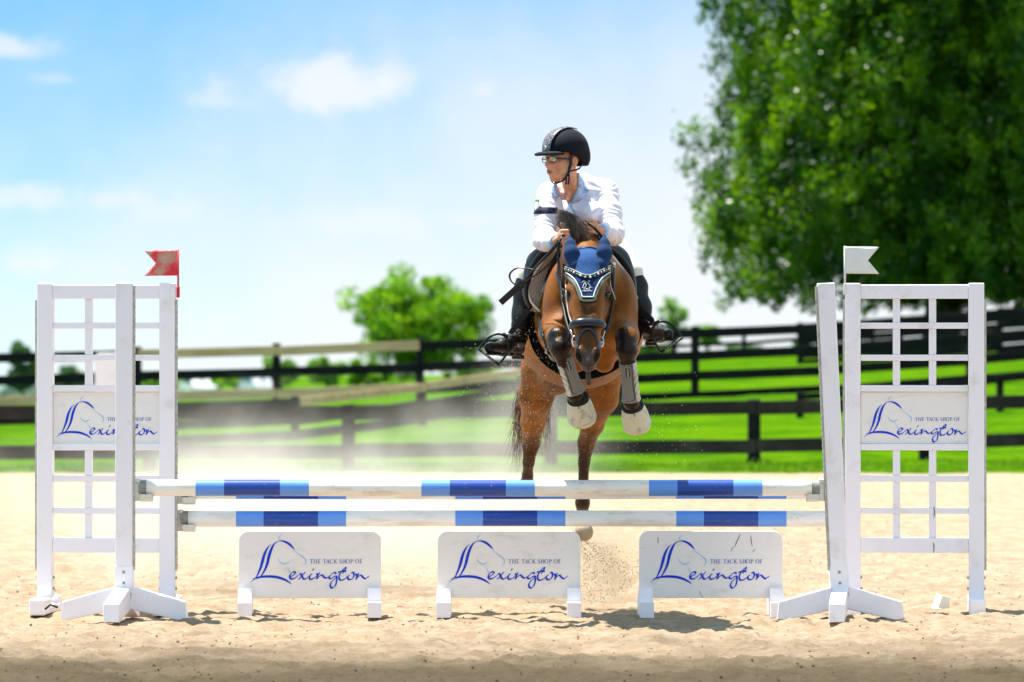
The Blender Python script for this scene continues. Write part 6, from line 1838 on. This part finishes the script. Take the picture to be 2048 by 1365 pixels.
# glasses and eyes
M_LENS = bpy.data.materials.new('lens'); M_LENS.use_nodes = True
t = M_LENS.node_tree; q = NG(t); t.nodes.remove(t.nodes['Principled BSDF'])
ms = q.n('ShaderNodeMixShader', ins={0: 0.22, 1: q.n('ShaderNodeBsdfTransparent').outputs[0], 2: q.n('ShaderNodeBsdfGlossy', ins={1: 0.03}).outputs[0]})
t.links.new(ms.outputs[0], t.nodes['Material Output'].inputs[0])
M_WHITE = mk('eye_white', (.75, .72, .68), .15); M_IRIS = mk('iris', (.10, .12, .12), .1)
M_FRAME = mk('glasses_frame', (.02, .018, .018), .25)
gl = empty('glasses', (0, 0, 0)); gl.parent = rroot
for sx in (-1, 1):
    e_ = hl(sx * .031, .077, .008)
    oe = rb(MB().sphere(Vector(e_), .0125, n=16), 'eye', M_WHITE, rroot)
    rb(MB().sphere(Vector(e_ + (np.array(fw) * .0105 + np.array((-.003, -.0025, 0)))), .0052, n=10), 'iris', M_IRIS, oe)
    rim_ = []; cen_ = (sx * .032, .100, .006)
    for k in range(25):
        a = 2 * math.pi * k / 24; ca, sa = math.cos(a), math.sin(a)
        rim_.append(hl(cen_[0] + .026 * math.copysign(abs(ca) ** .8, ca), cen_[1] - .010 * abs(ca) * (1 if ca * sx > 0 else .2), cen_[2] + .0145 * math.copysign(abs(sa) ** .8, sa)))
    o = rb(MB().tube([tuple(x) for x in rim_], .0021, n=6, cap=False), 'rim', M_FRAME, gl)
    pydata('lens', [tuple(x) for x in rim_[:-1]], [list(range(24))], M_LENS, gl, offset=tuple(rroot.location))
    rb(MB().tube([hl(sx * .058, .092, .010), hl(sx * .070, .075, .010), hl(sx * .078, .0, .008), hl(sx * .078, -.02, .004)], 1.0, n=8, flat=(.009, .003, tuple(rt))), 'temple', M_FRAME, gl)
rb(MB().tube([hl(-.008, .104, .010), hl(0, .106, .013), hl(.008, .104, .010)], .002, n=6), 'bridge', M_FRAME, gl)

# reins from the bit to the hands, with the slack loop on the left, and the whip
def vv(*l): return [tuple(Q(*p)) for p in l]
rein = empty('reins', tuple(Q(1100, 600, 26.3))); tag(rein, 'black leather reins running from the bit rings up to both hands of the rider', 'reins')
def rn(pts, w, name, par, th=.005, nrm=(0.2, 1, .2)):
    o = MB().tube([tuple(x) for x in spline(pts, 6)], 1.0, n=8, flat=(w, th, nrm)).build(name, M_LEATHER, par, smooth=True, offset=par.location)
    return o
rn(vv((1148, 683, 25.66), (1134, 650, 25.74), (1124, 600, 25.86), (1119, 550, 25.95), (1116, 510, 25.98), (1119, 482, 25.98)), .014, 'rein', rein)
rn(vv((1204, 684, 25.66), (1219, 640, 25.76), (1226, 590, 25.86), (1222, 540, 25.94), (1210, 500, 26.0), (1192, 468, 26.02)), .014, 'rein', rein)
rn(vv((1118, 480, 26.0), (1105, 500, 26.05), (1080, 525, 26.15), (1062, 545, 26.22)), .016, 'rein', rein)
rn(vv((1119, 492, 26.0), (1108, 515, 26.02), (1085, 540, 26.10), (1058, 538, 26.15), (1034, 537, 26.18), (1020, 548, 26.2), (1022, 562, 26.2), (1034, 570, 26.2), (1050, 562, 26.2)), .011, 'rein', rein, nrm=(0, .3, 1))
rn(vv((1119, 500, 26.02), (1100, 524, 26.08), (1078, 546, 26.15), (1056, 560, 26.18), (1045, 576, 26.2), (1040, 582, 26.2), (1033, 578, 26.2), (1032, 568, 26.2)), .010, 'rein', rein, nrm=(0, .3, 1))
rn(vv((1176, 446, 26.02), (1190, 458, 25.98), (1205, 476, 25.98), (1216, 490, 25.99)), .016, 'rein', rein)
wh = empty('riding_whip', tuple(Q(1100, 510, 26.05))); tag(wh, 'short black riding whip with flat tip pointing down left from the hand', 'whip')
M_WHIP = mk('whip_black', (.006, .006, .009), .45)
MB().tube([Q(1126, 474, 25.985), Q(1110, 492, 26.02), Q(1060, 548, 26.12), Q(1038, 574, 26.14)], [.007, .0065, .0055, .0055], n=8).build('shaft', M_WHIP, wh, smooth=True, offset=wh.location)
MB().tube([Q(1046, 564, 26.13), Q(1040, 571, 26.14), Q(1020, 589, 26.16), Q(1001, 606, 26.18)], 1.0, n=8, flat=(.034, .008, (0, 1, 0))).build('tip', M_WHIP, wh, smooth=False, offset=wh.location)
MB().sphere(Q(1127, 471, 25.98), .010, n=10).build('knob', M_WHIP, wh, smooth=True, offset=wh.location)
# ------------------------------------------------------------------ flying sand and dust
M_GRAIN = mk('flying_grain', (0.62, 0.52, 0.38), 0.9)
M_GRAIND = mk('dark_grain', (0.30, 0.21, 0.12), 0.95)
def grains(pts, rad, name, mat, label, seed):
    r = np.random.default_rng(seed); n = len(pts)
    ico = np.array([(1, 0, 0), (-1, 0, 0), (0, 1, 0), (0, -1, 0), (0, 0, 1), (0, 0, -1)], float)
    tri = np.array([(0, 2, 4), (2, 1, 4), (1, 3, 4), (3, 0, 4), (2, 0, 5), (1, 2, 5), (3, 1, 5), (0, 3, 5)])
    v = ico[None] * (rad[:, None, None] * r.uniform(.6, 1.3, (n, 6, 1))) + pts[:, None]
    f = tri[None] + (np.arange(n) * 6)[:, None, None]
    o = fastmesh(name, v.reshape(-1, 3), f.reshape(-1, 3), mat); tag(o, label, kind='stuff')
    return o
r = np.random.default_rng(77)
pts = []
while len(pts) < 3600:
    if r.random() < .72: px, py = r.normal(1075, 62), r.normal(745, 85)
    else: px, py = r.normal(1180, 110), r.normal(880, 60)
    if py > 975 or py < 500 or px < 880 or px > 1420: continue
    pts.append(Q(px, py, r.uniform(26.2, 28.6)))
grains(np.array(pts), .0008 + .0022 * r.random(len(pts)) ** 2.5, 'flying_sand', M_GRAIN, 'fine pale sand grains flying around the horse', 3)
pts = []
rays = [(r.uniform(0.06, 1.25), r.uniform(.4, 1)) for _ in range(26)]
while len(pts) < 3600:
    an, am = rays[r.integers(len(rays))]
    if r.random() > am: continue
    an += r.normal() * .06; d = 150 * r.random() ** .65
    px = 1160 + d * math.sin(an) * 1.0 + r.normal() * 3; py = 1072 + d * math.cos(an) * .95 + r.normal() * 3
    if px < 1150 or py > 1205: continue
    pts.append(Q(px, py, 27.9 + .5 * r.random()))
grains(np.array(pts), .0007 + .0032 * r.random(len(pts)) ** 4, 'kicked_up_sand', M_GRAIND, 'brownish moist sand spraying up below the hind feet', 4)

# drifting dust: a soft cloud of fine sand behind the jump
def dust(name, c, rad, dens, label, nscale=1.6, seed=0.0, col=(0.99, 0.94, 0.84)):
    m = bpy.data.materials.new(name); m.use_nodes = True; t = m.node_tree; q = NG(t)
    t.nodes.remove(t.nodes['Principled BSDF'])
    co = q.n('ShaderNodeTexCoord').outputs['Object']
    po = q.n('ShaderNodeMapping', ins={0: co, 1: (seed, seed * 2, 0)}).outputs[0]
    ln = q.n('ShaderNodeVectorMath', operation='LENGTH', ins={0: q.n('ShaderNodeMapping', ins={0: co, 3: tuple(1 / x for x in rad)}).outputs[0]}).outputs[1]
    n1 = q.n('ShaderNodeTexNoise', ins={0: po, 2: nscale, 3: 4.0, 4: .6}).outputs[0]
    fall = q.ss(q.m('ADD', ln, q.m('MULTIPLY', q.m('SUBTRACT', n1, .5), 1.5)), 1.0, 0.0)
    d = q.m('MULTIPLY', q.m('MULTIPLY', fall, fall), dens)
    pv = q.n('ShaderNodeVolumePrincipled'); pv.inputs['Color'].default_value = (*col, 1); pv.inputs['Anisotropy'].default_value = 0.3
    t.links.new(d, pv.inputs['Density']); t.links.new(pv.outputs[0], t.nodes['Material Output'].inputs['Volume'])
    m.cycles.volume_step_rate = 1.0 if hasattr(m, 'cycles') else 1
    o = MB().box((0, 0, 0), tuple(2 * x for x in rad), bev=0).build(name, m); o.location = c
    tag(o, label, kind='stuff')
    return o
dust('dust_cloud', P(600, 1000, 30.6), (2.7, 1.9, .78), 1.15, 'pale dust drifting low behind the left half of the jump')
dust('dust_plume', P(1020, 930, 29.6), (1.0, .8, .95), 0.7, 'thin dust hanging beside the hind legs', seed=3.0)
dust('sand_spray', P(1215, 1120, 28.4), (.36, .40, .40), 4.0, 'dusty spray below the hind feet', nscale=6.0, seed=5.0, col=(.80, .66, .46))
